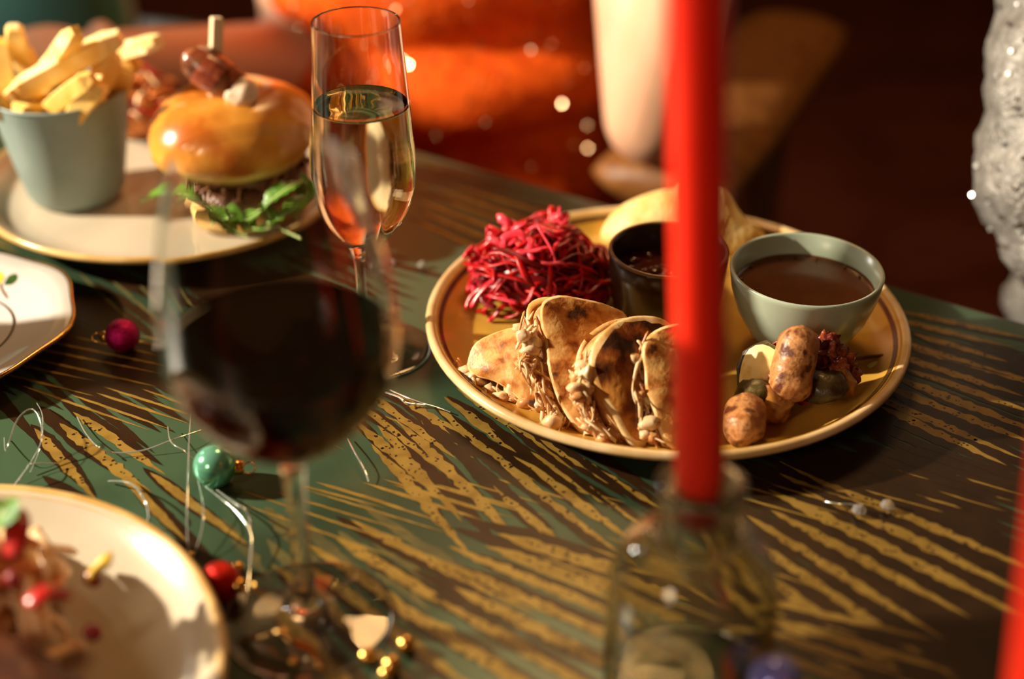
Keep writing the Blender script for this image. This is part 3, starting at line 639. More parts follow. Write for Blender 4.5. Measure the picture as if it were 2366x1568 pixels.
# ------------------------------------------------------------------ quesadillas
def quesadilla(label, px0, nrm, outline, thick, top_m, fill_px, seed, dome=.004, back_shift=(-14, 4), cheese=(), nshred=60, groupn='quesadilla pieces', eb=2):
    q = P(*px0); n_ = Vector(nrm).normalized(); t = thing('quesadilla_piece', label, 'quesadilla', q, groupn)
    f = MB(); sheet(f, outline, q, n_, .0030, dome, seed, 0, 1, rings=(0, .3, .55, .76, .90, .955, 1.0), eb=eb, wander=.10, amp=.0022); f.build('front_tortilla', [top_m, M['tortilla_edge']], t)
    b = MB(); q2 = q - n_ * thick
    o2 = [(x + back_shift[0], y + back_shift[1]) for x, y in outline]
    sheet(b, o2, q2, n_, .0030, -.001, seed + 9, 0, 1); b.build('back_tortilla', [M['tortilla'], M['tortilla_edge']], t)
    g = MB(); rr = random.Random(seed)
    sheet(g, [(x * .93 + sum(p[0] for p in outline) / len(outline) * .07 + back_shift[0] * .4, y * .93 + sum(p[1] for p in outline) / len(outline) * .07) for x, y in outline], q - n_ * .0035, n_, thick - .005, dome * .8, seed + 2, 0, amp=.002)
    L = len(fill_px)
    for i in range(nshred):
        s = rr.random() * (L - 1.001); k = int(s); e = s - k
        x, y = lerp(fill_px[k][0], fill_px[k + 1][0], e), lerp(fill_px[k][1], fill_px[k + 1][1], e)
        base = on_plane(x + rr.uniform(-14, 16), y + rr.uniform(-12, 12), q - n_ * rr.uniform(.002, thick + .001), n_)
        if i % 4 == 0:
            base.z = max(base.z, TZ + .0125); g.blob(base, (rr.uniform(.0026, .0058), rr.uniform(.0022, .0042), rr.uniform(.0022, .0046)), i, .5, 2.4, 2, rr.choice((0, 1, 1)), zmin=TZ + .0092); continue
        x2, y2 = fill_px[k + 1]; al = (on_plane(x2, y2, q, n_) - on_plane(*fill_px[k], q, n_)).normalized()
        d = (al * rr.uniform(.4, 1) + Vector((rr.uniform(-1, 1), rr.uniform(-1, .3), rr.uniform(-1, .5))) * .6).normalized() * rr.uniform(.004, .010)
        pts_ = [base - d, base + Vector((rr.uniform(-1, 1), rr.uniform(-1, 1), rr.uniform(-1, 1))) * .0018, base + d]
        for p in pts_: p.z = max(p.z, TZ + .0100)
        wd = rr.uniform(.0005, .0013); g.tube(catmull(pts_, 3), [wd * .4] + [wd] * 5 + [wd * .4], 6, rr.choice((0, 1, 1)), .6)
    g.build('chicken_filling', [M['chicken'], M['chicken_pale']], t, kind='stuff')
    if cheese:
        c_ = MB()
        for (x, y, r_, ln) in cheese:
            p = on_plane(x, y, q - n_ * thick * .35, n_); p.z = max(p.z, TZ + .012 + ln * .5); c_.blob(p, (r_, r_ * .8, r_ * .7 + ln), x, .25, 1.8, 3, zmin=TZ + .0095)
        c_.build('melted_cheese', M['cheese'], t)
    return t
quesadilla('browned quesadilla wedge dripping cheese at the left end of the row', (1170, 930, .012), (-.22, -.62, .75),
    [(1082, 822), (1100, 790), (1150, 765), (1215, 752), (1262, 760), (1275, 800), (1262, 870), (1255, 930), (1245, 950), (1215, 935), (1180, 905), (1140, 880), (1100, 868), (1080, 850)], .013, M['tortilla'],
    [(1078, 845), (1090, 875), (1120, 895), (1160, 915), (1200, 935), (1242, 955)], 21, .005, (-4, 22), [(1188, 905, .0055, .006)], 80)
quesadilla('tall quesadilla wedge with speckled brown face, second from the left', (1350, 1000, .011), (.28, -.62, .72),
    [(1262, 790), (1248, 740), (1252, 700), (1290, 682), (1350, 690), (1410, 706), (1450, 730), (1450, 800), (1420, 900), (1390, 985), (1362, 1008), (1330, 985), (1295, 930), (1270, 860)], .015, M['tortilla'],
    [(1218, 750), (1225, 800), (1215, 850), (1245, 880), (1262, 930), (1290, 975), (1345, 1005)], 33, .004, (-30, 2), [(1232, 800, .0045, .003)], 110)
quesadilla('half moon quesadilla with pale puffed edge and dark char, left of the red candle', (1476, 1034, .011), (.42, -.62, .66),
    [(1366, 860), (1366, 815), (1385, 775), (1425, 742), (1475, 728), (1525, 735), (1556, 760), (1552, 830), (1530, 910), (1508, 985), (1490, 1038), (1468, 1036), (1430, 985), (1392, 920)], .017, M['tortilla_dark'],
    [(1348, 840), (1340, 890), (1352, 940), (1372, 985), (1410, 1020), (1458, 1036)], 45, .006, (-32, 6), [(1356, 880, .0048, .006)], 110, eb=3)
quesadilla('quesadilla piece with ragged chicken edge, half hidden behind the red candle', (1575, 1034, .011), (.42, -.62, .66),
    [(1490, 850), (1485, 805), (1505, 770), (1545, 750), (1600, 745), (1640, 770), (1650, 850), (1630, 940), (1600, 1020), (1575, 1040), (1545, 1030), (1515, 960), (1495, 900)], .015, M['tortilla'],
    [(1480, 800), (1475, 850), (1480, 900), (1490, 950), (1505, 990), (1540, 1030)], 57, .005, (-16, 4), [(1490, 930, .0036, .002)], 120)

# ------------------------------------------------------------------ trimmings on the right plate
def simple(mb_, name, mats, label, cat, loc, group=None): return tag(mb_.build(name, mats, loc=loc), label, cat, group)
a, b = P(1707, 1015, .0205), P(1716, 925, .0225); m_, _ = sausage_mesh(a, b, .0108, 2, .0013, .002); simple(m_, 'cocktail_sausage', M['sausage'], 'browned cocktail sausage lying at the front right of the red candle', 'sausage', a, 'cocktail sausages')
a, b = P(1822, 935, .020), P(1862, 752, .056); m_, _ = sausage_mesh(a, b, .0114, 8, .0013, -.002); simple(m_, 'cocktail_sausage', M['sausage'], 'cocktail sausage propped upright against the celadon gravy bowl', 'sausage', a, 'cocktail sausages')
def sprout(px, py, z, r, seed, facing, label):
    c = P(px, py, z); t = thing('roast_sprout', label, 'sprout', c, 'roast sprouts')
    f = Vector(facing).normalized(); q = Vector((0, 0, 1)).rotation_difference(f).to_matrix(); mb_ = MB()
    mb_.blob(c, (r, r, r), seed, .22, 1.8, 3, rot=q)
    for v in mb_.v:
        h = (v - c).dot(f)
        if h > r * .15: v -= f * (h - r * .15)
        v.z = max(v.z, TZ + .0092)
    mb_.build('charred_leaves', M['sprout'], t)
    k = MB(); ring = []
    for i in range(24):
        an = i * 6.283 / 24; p = q @ Vector((math.cos(an), math.sin(an), 0)) * r * (.88 + .08 * math.sin(an * 3 + seed)); ring.append(c + p + f * (r * .17))
    k.add([c + f * r * .30] + [c.lerp(p, .6) + f * r * .1 for p in ring] + ring, [(0, 1 + i, 1 + (i + 1) % 24) for i in range(24)] + [(1 + i, 25 + i, 25 + (i + 1) % 24, 1 + (i + 1) % 24) for i in range(24)])
    k.build('cut_face', M['sprout_cut'], t); return t
sprout(1768, 862, .027, .0165, 3, (-.55, -.60, .62), 'halved roast sprout with glowing yellow cut face, by the front sausage')
sprout(1905, 905, .020, .0125, 5, (.2, -.25, -.95), 'dark roast sprout half to the right of the upright sausage')
sprout(1740, 925, .0195, .0115, 7, (-.1, -.5, -.8), 'small charred sprout behind the front sausage')
simple(MB().blob(P(1778, 935, .019), (.012, .010, .0105), 6, .35, 2.0, zmin=TZ + .0092), 'roast_parsnip', M['parsnip'], 'dark caramelised parsnip chunk below the yellow cut sprout', 'parsnip', P(1778, 935, .012))
def strip(name, pts, wd, m, label, cat, group=None, flat=.22, amp=.002, seed=1):
    pp = catmull([P(*p) for p in pts], 5); mb_ = MB(); n_ = len(pp)
    mb_.tube(pp, [wd * (.55 + .45 * math.sin(3.14 * (i + .5) / n_)) for i in range(n_)], 10, 0, flat)
    for v in mb_.v: v += Vector((noise.noise(v * 130 + Vector((seed, 0, 0))), noise.noise(v * 130 + Vector((0, seed, 0))), noise.noise(v * 130 + Vector((0, 0, seed))))) * amp; v.z = max(v.z, TZ + .0090)
    return simple(mb_, name, m, label, cat, pp[0], group)
strip('bacon_strip', [(1795, 815, .030), (1805, 800, .036), (1830, 790, .040)], .008, M['bacon'], 'small crisp bacon scrap left of the upright sausage', 'bacon', 'bacon pieces')
strip('bacon_strip', [(1882, 850, .026), (1868, 890, .018), (1845, 930, .012)], .0055, M['slaw_r'], 'thin red bacon sliver running down below the upright sausage', 'bacon', 'bacon pieces')
for k, (px, py, z, r, lab) in enumerate(((1908, 812, .036, .0085, 'upper dark charred bacon scrap right of the upright sausage'), (1930, 846, .028, .0085, 'middle dark charred bacon scrap right of the upright sausage'), (1955, 868, .022, .0070, 'lower charred bacon scrap by the curled onion'), (1800, 905, .020, .0085, 'dark charred bacon scrap below the cut yellow sprout'))):
    simple(MB().blob(P(px, py, z), (r, r * .7, r * 1.15), k + 20, .75, 2.6, 4, zmin=TZ + .0092), 'bacon_scrap', M['bacon'], lab, 'bacon', P(px, py, z), 'bacon pieces')
strip('onion_piece', [(1940, 850, .030), (1960, 880, .022), (1975, 910, .014)], .0085, M['parsnip'], 'browned curled onion piece at the far right of the trimmings', 'onion', None, .4, .0025)
strip('herb_twig', [(1950, 835, .015), (1995, 826, .014), (2040, 820, .013)], .0012, M['twig'], 'thin brown herb twig lying on the right of the ochre plate', 'twig', None, 1, .0003)
strip('herb_leaf', [(2006, 848, .011), (2018, 843, .0115), (2032, 836, .012)], .0024, M['stalk'], 'tiny bright green herb leaf beside the brown twig', 'leaf', None, .3, .0003)
strip('herb_leaf', [(1004, 796, .0205), (1010, 790, .0205), (1020, 793, .0200)], .0014, M['leaf'], 'tiny dark green herb fleck on the left rim of the ochre plate', 'leaf', None, .3, .0002)

# ------------------------------------------------------------------ glasses
FX, FY = -.0795, .700
flute = thing('champagne_flute', 'clear champagne flute half full of pale sparkling wine', 'glass', W(FX, FY, .0004), 'wine glasses'); fo = W(FX, FY, .0004)
fout = [(.0, .0), (.029, .0), (.0312, .0008), (.0310, .0016), (.020, .0032), (.008, .0065), (.0045, .012), (.0036, .030), (.0038, .055), (.0055, .066), (.0100, .074), (.0185, .084), (.0248, .097), (.0276, .113), (.0274, .130), (.0260, .152), (.0240, .180), (.0228, .198)]
fin = [(.0217, .198), (.0229, .180), (.0249, .152), (.0262, .130), (.0264, .113), (.0236, .098), (.0175, .0865), (.009, .0785), (0, .0760)]
MB().lathe(tight(dens(fout)) + lip(.0228, .0217, .198) + tight(dens(fin)), fo, 96).build('glass_body', M['glass'], flute)
fl = [(r + .0004, z) for r, z in [(.0249 + .0001, .1525), (.0262, .130), (.0264, .113), (.0236, .098), (.0175, .0865), (.009, .0787)]]
MB().lathe([(0, .1520), (.015, .1520), (.0225, .1521), (.0238, .1524), (.0248, .1533), (.02525, .1538)] + tight(dens([(.02525, .1540)] + fl[1:] + [(0, .0756)])), fo, 96).build('sparkling_wine', M['fizz'], flute)
WX, WY = -.0915, .475
wg = thing('wine_glass', 'large blurred balloon glass of dark red wine in the foreground', 'glass', W(WX, WY, .0004), 'wine glasses'); wo = W(WX, WY, .0004)
wout = [(0, 0), (.034, 0), (.0370, .0008), (.0366, .0017), (.024, .0035), (.010, .0075), (.0055, .014), (.0042, .035), (.0042, .065), (.0056, .0855), (.0110, .0945), (.0225, .1025), (.0345, .1145), (.0440, .1310), (.0472, .148), (.0458, .168), (.0420, .192), (.0375, .212), (.0352, .222)]
win = [(.0342, .222), (.0365, .212), (.0410, .192), (.0448, .168), (.0462, .148), (.0430, .1320), (.0335, .1160), (.0215, .1045), (.0100, .0970), (0, .0955)]
MB().lathe(tight(dens(wout)) + lip(.0352, .0342, .222) + tight(dens(win)), wo, 96).build('glass_body', M['glass'], wg)
wl = [(r + .0004, z) for r, z in [(.0462, .1475), (.0430, .1320), (.0335, .1160), (.0215, .1045), (.0100, .0970)]]
MB().lathe([(0, .1464), (.030, .1464), (.042, .1465), (.0448, .1469), (.0459, .1477), (.0464, .1484)] + tight(dens([(.0465, .1486)] + wl[1:] + [(0, .0951)])), wo, 96).build('red_wine', M['wine'], wg)

# ------------------------------------------------------------------ candle bottles
def bottle(loc, label):
    t = thing('candle_bottle', label, 'bottle', loc, 'candle bottles'); o = Vector(loc)
    out = [(0, 0), (.030, 0), (.0335, .002), (.0350, .007), (.0352, .045), (.0345, .060), (.0315, .0735), (.0255, .0825), (.0185, .0870), (.0165, .0895), (.0158, .0945), (.0155, .104), (.0160, .1065), (.0175, .1085), (.0180, .1115), (.0176, .1145), (.0160, .1160)]
    inn = [(.0130, .1158), (.0122, .113), (.0120, .090), (.0150, .0855), (.0230, .0785), (.0285, .0705), (.0312, .059), (.0318, .045), (.0315, .012), (.029, .007), (0, .0085)]
    hs = .93
    out = [(r, z * hs) for r, z in out]; inn = [(r, z * hs) for r, z in inn]
    MB().lathe(tight(dens(out)) + tight(dens(inn)), o, 96).build('glass_body', M['thick_glass'], t)
    MB().lathe([(.0174 + .0014 * math.cos(k), .0842 + .0014 * math.sin(k)) for k in [i * math.pi / 4 for i in range(8)]], o, 64, closed=True).build('neck_ring', M['thick_glass'], t)
    return t
BT = W(.0735, .436, .0004); b1 = bottle(BT, 'small round clear glass bottle holding the tall red candle')
def candle(base, top, r0, r1, label, first=True):
    mb_ = MB(); d = (top - base); n_ = 12
    pts_ = [base + d * (i / n_) for i in range(n_ + 1)] + [top + d.normalized() * .004, top + d.normalized() * .007]; rr = [r0 + (r1 - r0) * i / n_ for i in range(n_ + 1)] + [r1 * .75, r1 * .2]
    rr[0] = r0 * .8
    t = thing('taper_candle', label, 'candle', base, 'red taper candles'); mb_.tube(pts_, rr, 40).build('wax_taper', M['wax'], t)
    q = top + d.normalized() * .006; MB().tube([q, q + Vector((.0005, 0, .004)), q + Vector((.002, 0, .008))], .0008, 6).build('wick', M['black'], t); return t
lean = Vector((-.072, -.004, 1)).normalized()
base1 = Vector((BT.x, BT.y, TZ)) + Vector((0, 0, .091)); candle(base1 - lean * .0, base1 + lean * .30, .0098, .0100, 'tall red taper candle in the glass bottle, leaning left')
B2 = W(.1655, .315, .0004); dup(b1, B2, 'small round clear glass bottle under the red candle at bottom right')
lean2 = Vector((-.09, -.0, 1)).normalized(); base2 = B2 + Vector((0, 0, .091)); candle(base2, base2 + lean2 * .28, .0098, .0100, 'red taper candle cut off by the right edge of the photo')
# unseen stoneware bottle, added just left of the side plate to shade it
bb = thing('shade_bottle', 'unseen dark brown stoneware bottle added to shade the china side plate', 'bottle', W(-.458, .692, .0004)); o = W(-.458, .692, .0004)
MB().lathe([(0, 0), (.026, 0), (.0285, .003), (.029, .012), (.029, .105), (.027, .122), (.018, .145), (.0135, .160), (.0128, .200), (.0140, .203), (.0140, .212), (.0125, .214), (.0100, .213), (.0100, .160), (.015, .143), (.024, .120), (.026, .104), (.026, .006), (0, .005)], o, 48).build('bottle_body', M['brownbowl'], bb)
MB().lathe([(.0293, .030), (.0294, .031), (.0294, .088), (.0293, .089)], o, 48).build('paper_label', M['stone_label'], bb)

# unseen potted fir, added left of the frame to shade the resting forearm
fx, fy = -.605, 1.045; fir = thing('shade_fir', 'unseen bushy fir in a clay pot, added to shade the forearm', 'plant', W(fx, fy, .0004)); o = W(fx, fy, .0004)
MB().lathe([(0, 0), (.040, 0), (.043, .003), (.052, .075), (.058, .077), (.059, .095), (.054, .096), (.050, .080), (0, .078)], o, 40).build('clay_pot', M['claypot'], fir)
MB().tube([o + Vector((0, 0, .078)), o + Vector((.003, 0, .16)), o + Vector((0, 0, .225))], [.008, .006, .002], 8).build('trunk', M['twig'], fir)
nb = MB()
for i in range(520):
    z = .100 + .135 * (i / 520) ** .9; rr_ = .098 * (1 - max(0, (z - .165) / .080) ** 2) ** .5 if z > .165 else .098 - .02 * (.165 - z) / .065; a = i * 2.39996
    tip = o + Vector((rr_ * math.cos(a), rr_ * math.sin(a), z + R.uniform(-.01, .01))); root_ = o + Vector((.004 * math.cos(a), .004 * math.sin(a), z - .015))
    nb.tube([root_, root_.lerp(tip, .6) + Vector((0, 0, .004)), tip], [.004, .0075, .0022], 5)
nb.build('needle_sprays', M['fir'], fir, kind='stuff')
# ------------------------------------------------------------------ baubles
def bauble(px, py, r, m, capdir, label, z=None, at=None, group='scattered baubles', fluted=0):
    c = at if at is not None else P(px, py, r); t = thing('bauble', label, 'bauble', c, group)
    MB().blob(c, r, 1, 0, sub=4).build('ball', m, t); d = Vector(capdir).normalized()
    MB().lathe([(0, r * .93), (r * .36, r * .93), (r * .36, r * .98), (r * .33, r * 1.26), (r * .26, r * 1.30), (0, r * 1.30)], c, 20, axis=d, rmod=lambda a, q: 1 + .05 * math.sin(a * 10)).build('cap', M['gold_ball'], t); capo = [c_ for c_ in t.children if c_.name.startswith('cap')][0]
    e = c + d * r * 1.55; u = d.cross(Vector((.3, -.5, .8))).normalized()
    MB().tube([e + (d * math.cos(k) + u * math.sin(k)) * r * .28 for k in [i * 6.283 / 16 for i in range(17)]], r * .035, 6).build('hanging_loop', M['gold_ball'], capo)
    return t
bauble(497, 1077, .0110, M['teal_ball'], (1, .05, -.1), 'shiny teal bauble with gold cap beside the wine glass stem')
bauble(283, 775, .0100, M['pink_ball'], (-1, .05, -.1), 'magenta glitter bauble right of the china side plate')
bauble(508, 1345, .0098, M['red_ball'], (.85, -.3, .1), 'red glitter bauble at the edge of the salad plate')
pc = W(.1030, .4010, .0365)
bauble(0, 0, .0163, M['red_ball'], (.9, -.4, -.1), 'red bauble carrying the blue bauble in front of the candle bottle', at=pc + Vector((.0105, -.0125, -.0200)), group='baubles by the candle bottle')
bauble(0, 0, .0108, M['blue_ball'], (.3, -.9, .35), 'blue violet bauble in front of the candle bottle', at=pc, group='baubles by the candle bottle')
for px, py, r, lab in ((938, 1488, .0042, 'farthest right bead of the gold bead cluster by the glass foot'), (905, 1535, .0044, 'middle front bead of the gold bead cluster by the glass foot'), (893, 1556, .0036, 'nearest bead of the gold bead cluster by the glass foot'), (848, 1516, .0040, 'leftmost duller bead of the gold bead cluster'), (678, 1528, .0026, 'small gold bead alone in front of the wine glass foot'), (549, 1313, .0034, 'pale gold bead above the red bauble cap'), (440, 1283, .0020, 'tiny pale bead at the rim of the salad plate')):
    tag(MB().blob(P(px, py, r), r, 1, 0, sub=3).build('gold_bead', M['gold_ball'], loc=P(px, py, 0)), lab, 'bead', 'gold beads')
# ------------------------------------------------------------------ tinsel strands
def strand(pts, r, label, flat=.3, name='tinsel_strand', m='tinsel'):
    pp = catmull([P(*p) for p in pts], 8); mb_ = MB().tube(pp, min(r, .0012) * .6 if name == 'tinsel_strand' else r, 6, 0, flat)
    return tag(mb_.build(name, M[m], loc=pp[0]), label, 'tinsel', 'clear tinsel strands')
strand([(178, 962, .002), (198, 1000, .004), (225, 1030, .008), (262, 1045, .003), (330, 1040, .003), (400, 1015, .006), (470, 992, .004)], .0007, 'curved clear tinsel strand sweeping left of the teal bauble')
strand([(442, 935, .010), (437, 1020, .014), (434, 1110, .014), (432, 1200, .010), (436, 1290, .004)], .0006, 'long straight clear strand running past the teal bauble to salad plate')
strand([(388, 985, .004), (395, 1020, .008), (425, 1040, .008), (450, 1060, .004)], .0006, 'short curled strand just left of the teal bauble')
strand([(250, 1110, .002), (300, 1115, .008), (332, 1150, .012), (345, 1190, .008), (338, 1215, .002)], .0009, 'bright looped strand above the salad plate rim')
strand([(470, 1120, .003), (510, 1150, .009), (550, 1185, .009), (580, 1235, .007), (575, 1330, .003), (565, 1400, .002)], .0009, 'wide clear strand looping from teal bauble down to the red bauble')
strand([(500, 1130, .004), (540, 1160, .011), (570, 1180, .011), (583, 1220, .005)], .0010, 'bright thick strand just below the teal bauble')
strand([(455, 1100, .003), (470, 1170, .010), (465, 1230, .008), (445, 1290, .002)], .0006, 'thin strand dangling below the teal bauble')
strand([(10, 1010, .002), (15, 1040, .010), (40, 970, .018), (75, 945, .020), (95, 985, .016), (90, 1040, .008), (70, 1090, .002)], .0007, 'tangled loop of strand above the salad plate at far left')
strand([(85, 930, .004), (98, 960, .012), (95, 1020, .012), (70, 1070, .006), (45, 1110, .002)], .0006, 'thin strand crossing the tangled loop at far left')
strand([(30, 1125, .003), (60, 1085, .008), (75, 1070, .009), (135, 1070, .003)], .0010, 'short bright strand touching the salad plate far rim')
strand([(890, 905, .002), (925, 918, .004), (940, 930, .003), (985, 935, .002)], .0012, 'bright silver strand left of the ochre plate')
strand([(900, 900, .002), (960, 925, .004), (1010, 940, .003), (1042, 952, .002)], .0008, 'thin silver strand pointing at the ochre plate')
strand([(803, 1012, .002), (820, 1045, .004), (840, 1080, .004), (853, 1112, .002)], .0008, 'short straight strand right of the wine bowl')
strand([(555, 1480, .002), (620, 1465, .010), (645, 1455, .014), (680, 1480, .012), (720, 1500, .008), (745, 1545, .002)], .0022, 'thick gold foil curl beside the wine glass foot', .25, 'foil_curl', 'gilt')
strand([(1905, 1158, .001), (1940, 1163, .0035), (1975, 1166, .003), (2000, 1180, .001)], .0008, 'thin silver strand on the table right of the bottle')
def gem(px, py, r, lab):
    c = P(px, py, r * .8); b_ = MB(); b_.lathe([(0, -r * .8), (r * .5, -r * .5), (r, 0), (r * .75, r * .5), (r * .4, r * .8), (0, r * .8)], c, 8)
    return tag(b_.build('crystal_bead', M['crystal'], loc=c, smooth=False), lab, 'bead', 'crystal beads')
gem(1985, 1178, .0038, 'left clear crystal bead at the end of the silver strand'); gem(2050, 1167, .0036, 'right clear crystal bead lying alone on the table')
gem(975, 612, .0030, 'clear crystal bead behind the champagne flute foot'); gem(1990 - 1082, 606, .0020, 'tiny crystal bead right of the champagne flute stem')

# ------------------------------------------------------------------ salad plate food
sz = .0090
shreds('salad_heap', 'blurred heap of orange and pale shredded salad on near ivory plate', 'salad', W(-.243, .455, sz), .050, .050, .052, 190, [M['slaw_o'], M['slaw_p'], M['slaw_y']], seed=14, size=(.0020, .0045), length=(.018, .040), weights=(3, 8, 1), core=1, flat=.5)
st = MB(); st.blob(W(-.215, .392, .027), (.050, .036, .020), 12, .25, 1.7, 4, zmin=TZ + sz + .0005); tag(st.build('roast_meat', M['steak'], loc=W(-.215, .392, sz)), 'dark roasted meat slab at the near edge of the salad', 'meat')
for i, (px, py, z, r, lab) in enumerate(((216, 1335, .034, .0042, 'red pomegranate seed on the right slope of the salad'), (214, 1462, .026, .0042, 'lowest red pomegranate seed beside the dark meat'), (30, 1340, .060, .0040, 'red pomegranate seed high on the salad at left'))):
    tag(MB().blob(P(px, py, z), (r, r * .85, r), i, .12, sub=3).build('pomegranate_seed', M['seed'], loc=P(px, py, z)), lab, 'seed', 'pomegranate seeds')
def pepper(pts, wd, m, lab): strip('pepper_strip', pts, wd, M[m], lab, 'pepper', 'pepper strips', .5, .001)
pepper([(30, 1290, .060), (38, 1230, .066), (36, 1180, .068)], .0055, 'slaw_r', 'upright red pepper strip at the top left of the salad')
pepper([(205, 1330, .036), (235, 1305, .040), (248, 1280, .040)], .0040, 'slaw_y', 'yellow pepper strip at the right of the salad')
pepper([(60, 1400, .056), (110, 1370, .058), (160, 1375, .052)], .0048, 'slaw_r', 'red pepper strip lying across the salad middle')
lf = leaf_mesh([P(-30, 1240, .055), P(-5, 1200, .066), P(12, 1170, .070), P(25, 1150, .068)], .010, 1, 77, .1).build('salad_leaf', [M['leaf'], M['stalk']], loc=P(-30, 1240, .055)); tag(lf, 'green salad leaf at the top left of the salad heap', 'leaf')

# ------------------------------------------------------------------ people and chairs
def person(tname, label, J, skin, parts, loc, nails=None):
    """J: joint positions relative to the table top; one continuous remeshed body."""
    t = thing(tname, label, 'person', loc); g = {k: W(*v) for k, v in J.items()}; b = MB()
    up = g['neck'] - g['pelvis']
    side = (g['sh_l'] - g['sh_r']).normalized()
    def torso(mb_, grow=0.0):
        n_ = 9; rings = []; fw = side.cross(up).normalized()
        tabw = [(0, .155), (.15, .165), (.38, .132), (.6, .142), (.85, .16), (1, .08)]; tabd = [(0, .11), (.15, .115), (.38, .095), (.6, .115), (.85, .10), (1, .06)]
        vv = []
        for i in range(n_ + 1):
            s = i / n_; c = g['pelvis'].lerp(g['neck'], s * 1.0)
            for k in range(20):
                a = k * 6.283 / 20; vv.append(c + side * math.cos(a) * (interp(tabw, s) + grow) + fw * math.sin(a) * (interp(tabd, s) + grow))
        ff = [(i * 20 + k, i * 20 + (k + 1) % 20, (i + 1) * 20 + (k + 1) % 20, (i + 1) * 20 + k) for i in range(n_) for k in range(20)] + [tuple(range(19, -1, -1)), tuple(n_ * 20 + k for k in range(20))]
        mb_.add(vv, ff)
    torso(b)
    hd = g['head']; b.capsule(g['neck'] - Vector((0, 0, .04)), hd - Vector((0, 0, .05)), .055, .05)
    fwd = side.cross(Vector((0, 0, 1))).normalized()
    if fwd.dot(g['knee_l'] - g['hip_l']) < 0: fwd = -fwd
    b.blob(hd, (.075, .085, .11), 3, .02, sub=3); b.capsule(hd + fwd * .075 + Vector((0, 0, .01)), hd + fwd * .092 - Vector((0, 0, .022)), .010, .014)
    for sd in (1, -1): b.blob(hd + side * .076 * sd, (.012, .018, .030), 2, .05, sub=2)
    for s_ in 'lr':
        b.capsule(g['sh_' + s_], g['el_' + s_], .048, .040); b.capsule(g['el_' + s_], g['wr_' + s_], .0400, .026)
        b.capsule(g['hip_' + s_], g['knee_' + s_], .078, .056); b.capsule(g['knee_' + s_], g['ank_' + s_], .054, .036); b.capsule(g['ank_' + s_], g['ank_' + s_] + fwd * .15 + Vector((0, 0, -.02)), .038, .028)
    nail_pts = []
    for s_ in 'lr':
        wr = g['wr_' + s_]; kn = g['kn_' + s_]; d = (kn - wr).normalized(); L = .085; pn = Vector(J_N.get(tname + s_, (0, 0, 1))); pn = (pn - d * pn.dot(d)).normalized(); x = d.cross(pn)
        b.tube([wr, wr + d * L * .3, wr + d * L * .75, wr + d * L], [.024, .034, .041, .036], 16, 0, .42, True, pn)
        for i, (off, ln, rr) in enumerate(((-.030, .058, .0078), (-.010, .072, .0085), (.011, .080, .0087), (.031, .072, .0085))):
            p0 = wr + d * L * .85 + x * off; pts_ = [p0]; ang = 0
            for seg in (.45, .3, .25):
                ang += .32; pts_.append(pts_[-1] + (d * math.cos(ang) - pn * math.sin(ang)) * ln * seg)
            b.tube(catmull(pts_, 4), [rr * (1 - .25 * k / 12) for k in range(13)], 10); e = pts_[-1]; dl = (pts_[-1] - pts_[-2]).normalized(); b.blob(e, rr * .8, 1, 0, sub=2); nail_pts.append((s_, e, dl, pn, x, rr))
        th = wr + d * L * .25 - x * (-.034 if s_ == 'r' else .034) * (1 if tname != 'x' else 1); td = (d * .75 + x * (.66 if s_ == 'r' else -.66)).normalized()
        b.tube([th - td * .01, th + td * .030, th + td * .055 - pn * .006], [.013, .0115, .0085], 10); b.blob(th + td * .055 - pn * .006, .0085, 1, 0, sub=2)
    remeshed(b, 'body', skin, t, .0052, 5)
    if nails:
        for s_, e, dl, pn, x, rr in nail_pts:
            if s_ in nails: MB().blob(e + dl * rr * .75 + pn * rr * .25, (.0062, .0062, .0062), 1, 0, sub=2).build('fingernail', M['nail'], t)
    hr = MB(); hr.blob(hd - fwd * .018 + Vector((0, 0, .018)), (.088, .094, .112), 5, .06, sub=3); hr.blob(hd - fwd * .055 - Vector((0, 0, .09)), (.085, .05, .15), 6, .08, sub=3); hr.build('hair', M['hair'], t)
    for sd in (1, -1): MB().blob(hd + fwd * .074 + side * .030 * sd + Vector((0, 0, .012)), (.013, .011, .009), 1, 0, sub=2).build('eye', M['eye'], t)
    MB().blob(hd + fwd * .083 - Vector((0, 0, .048)), (.022, .008, .008), 1, 0, sub=2).build('mouth', M['lip'], t)
    return t, g, torso, fwd, side
J_N = {'personr': (0, 0, 1)}
f = Vector((-.35, -.94, 0)).normalized(); rt = Vector((f.y, -f.x, 0))   # facing and her right
pel = Vector((-.055, 1.30, -.20))
def rel(base, a, b, z): q = base + rt * a + f * b; return (q.x, q.y, z)
J = dict(pelvis=tuple(pel), neck=rel(pel, 0, .02, .34), head=rel(pel, 0, .05, .50), sh_r=rel(pel, .165, .0, .29), sh_l=rel(pel, -.165, .02, .29),
         el_r=(-.185, 1.235, -.030), wr_r=(-.335, 1.110, .020), kn_r=(-.425, 1.150, .020), el_l=(.112, 1.055, -.004), wr_l=(.155, 1.035, .23), kn_l=(.13, 1.06, .32),
         hip_r=rel(pel, .085, .02, -.21), hip_l=rel(pel, -.085, .02, -.21), knee_r=rel(pel, .11, .43, -.20), knee_l=rel(pel, -.11, .43, -.20), ank_r=rel(pel, .11, .40, -.66), ank_l=rel(pel, -.11, .40, -.66))
J_N['personr'] = (0, 0, 1); J_N['personl'] = (-.6, -.7, 0)
woman, g, torso, fwd, side = person('person', 'person in a sleeveless sparkly orange knit dress leaning on the table', J, M['skin'], None, W(pel.x, pel.y, -TZ), nails='r')
dr = MB(); torso(dr, .012)
for s_ in 'lr': dr.capsule(g['hip_' + s_], g['knee_' + s_] + f * .02, .098, .072)
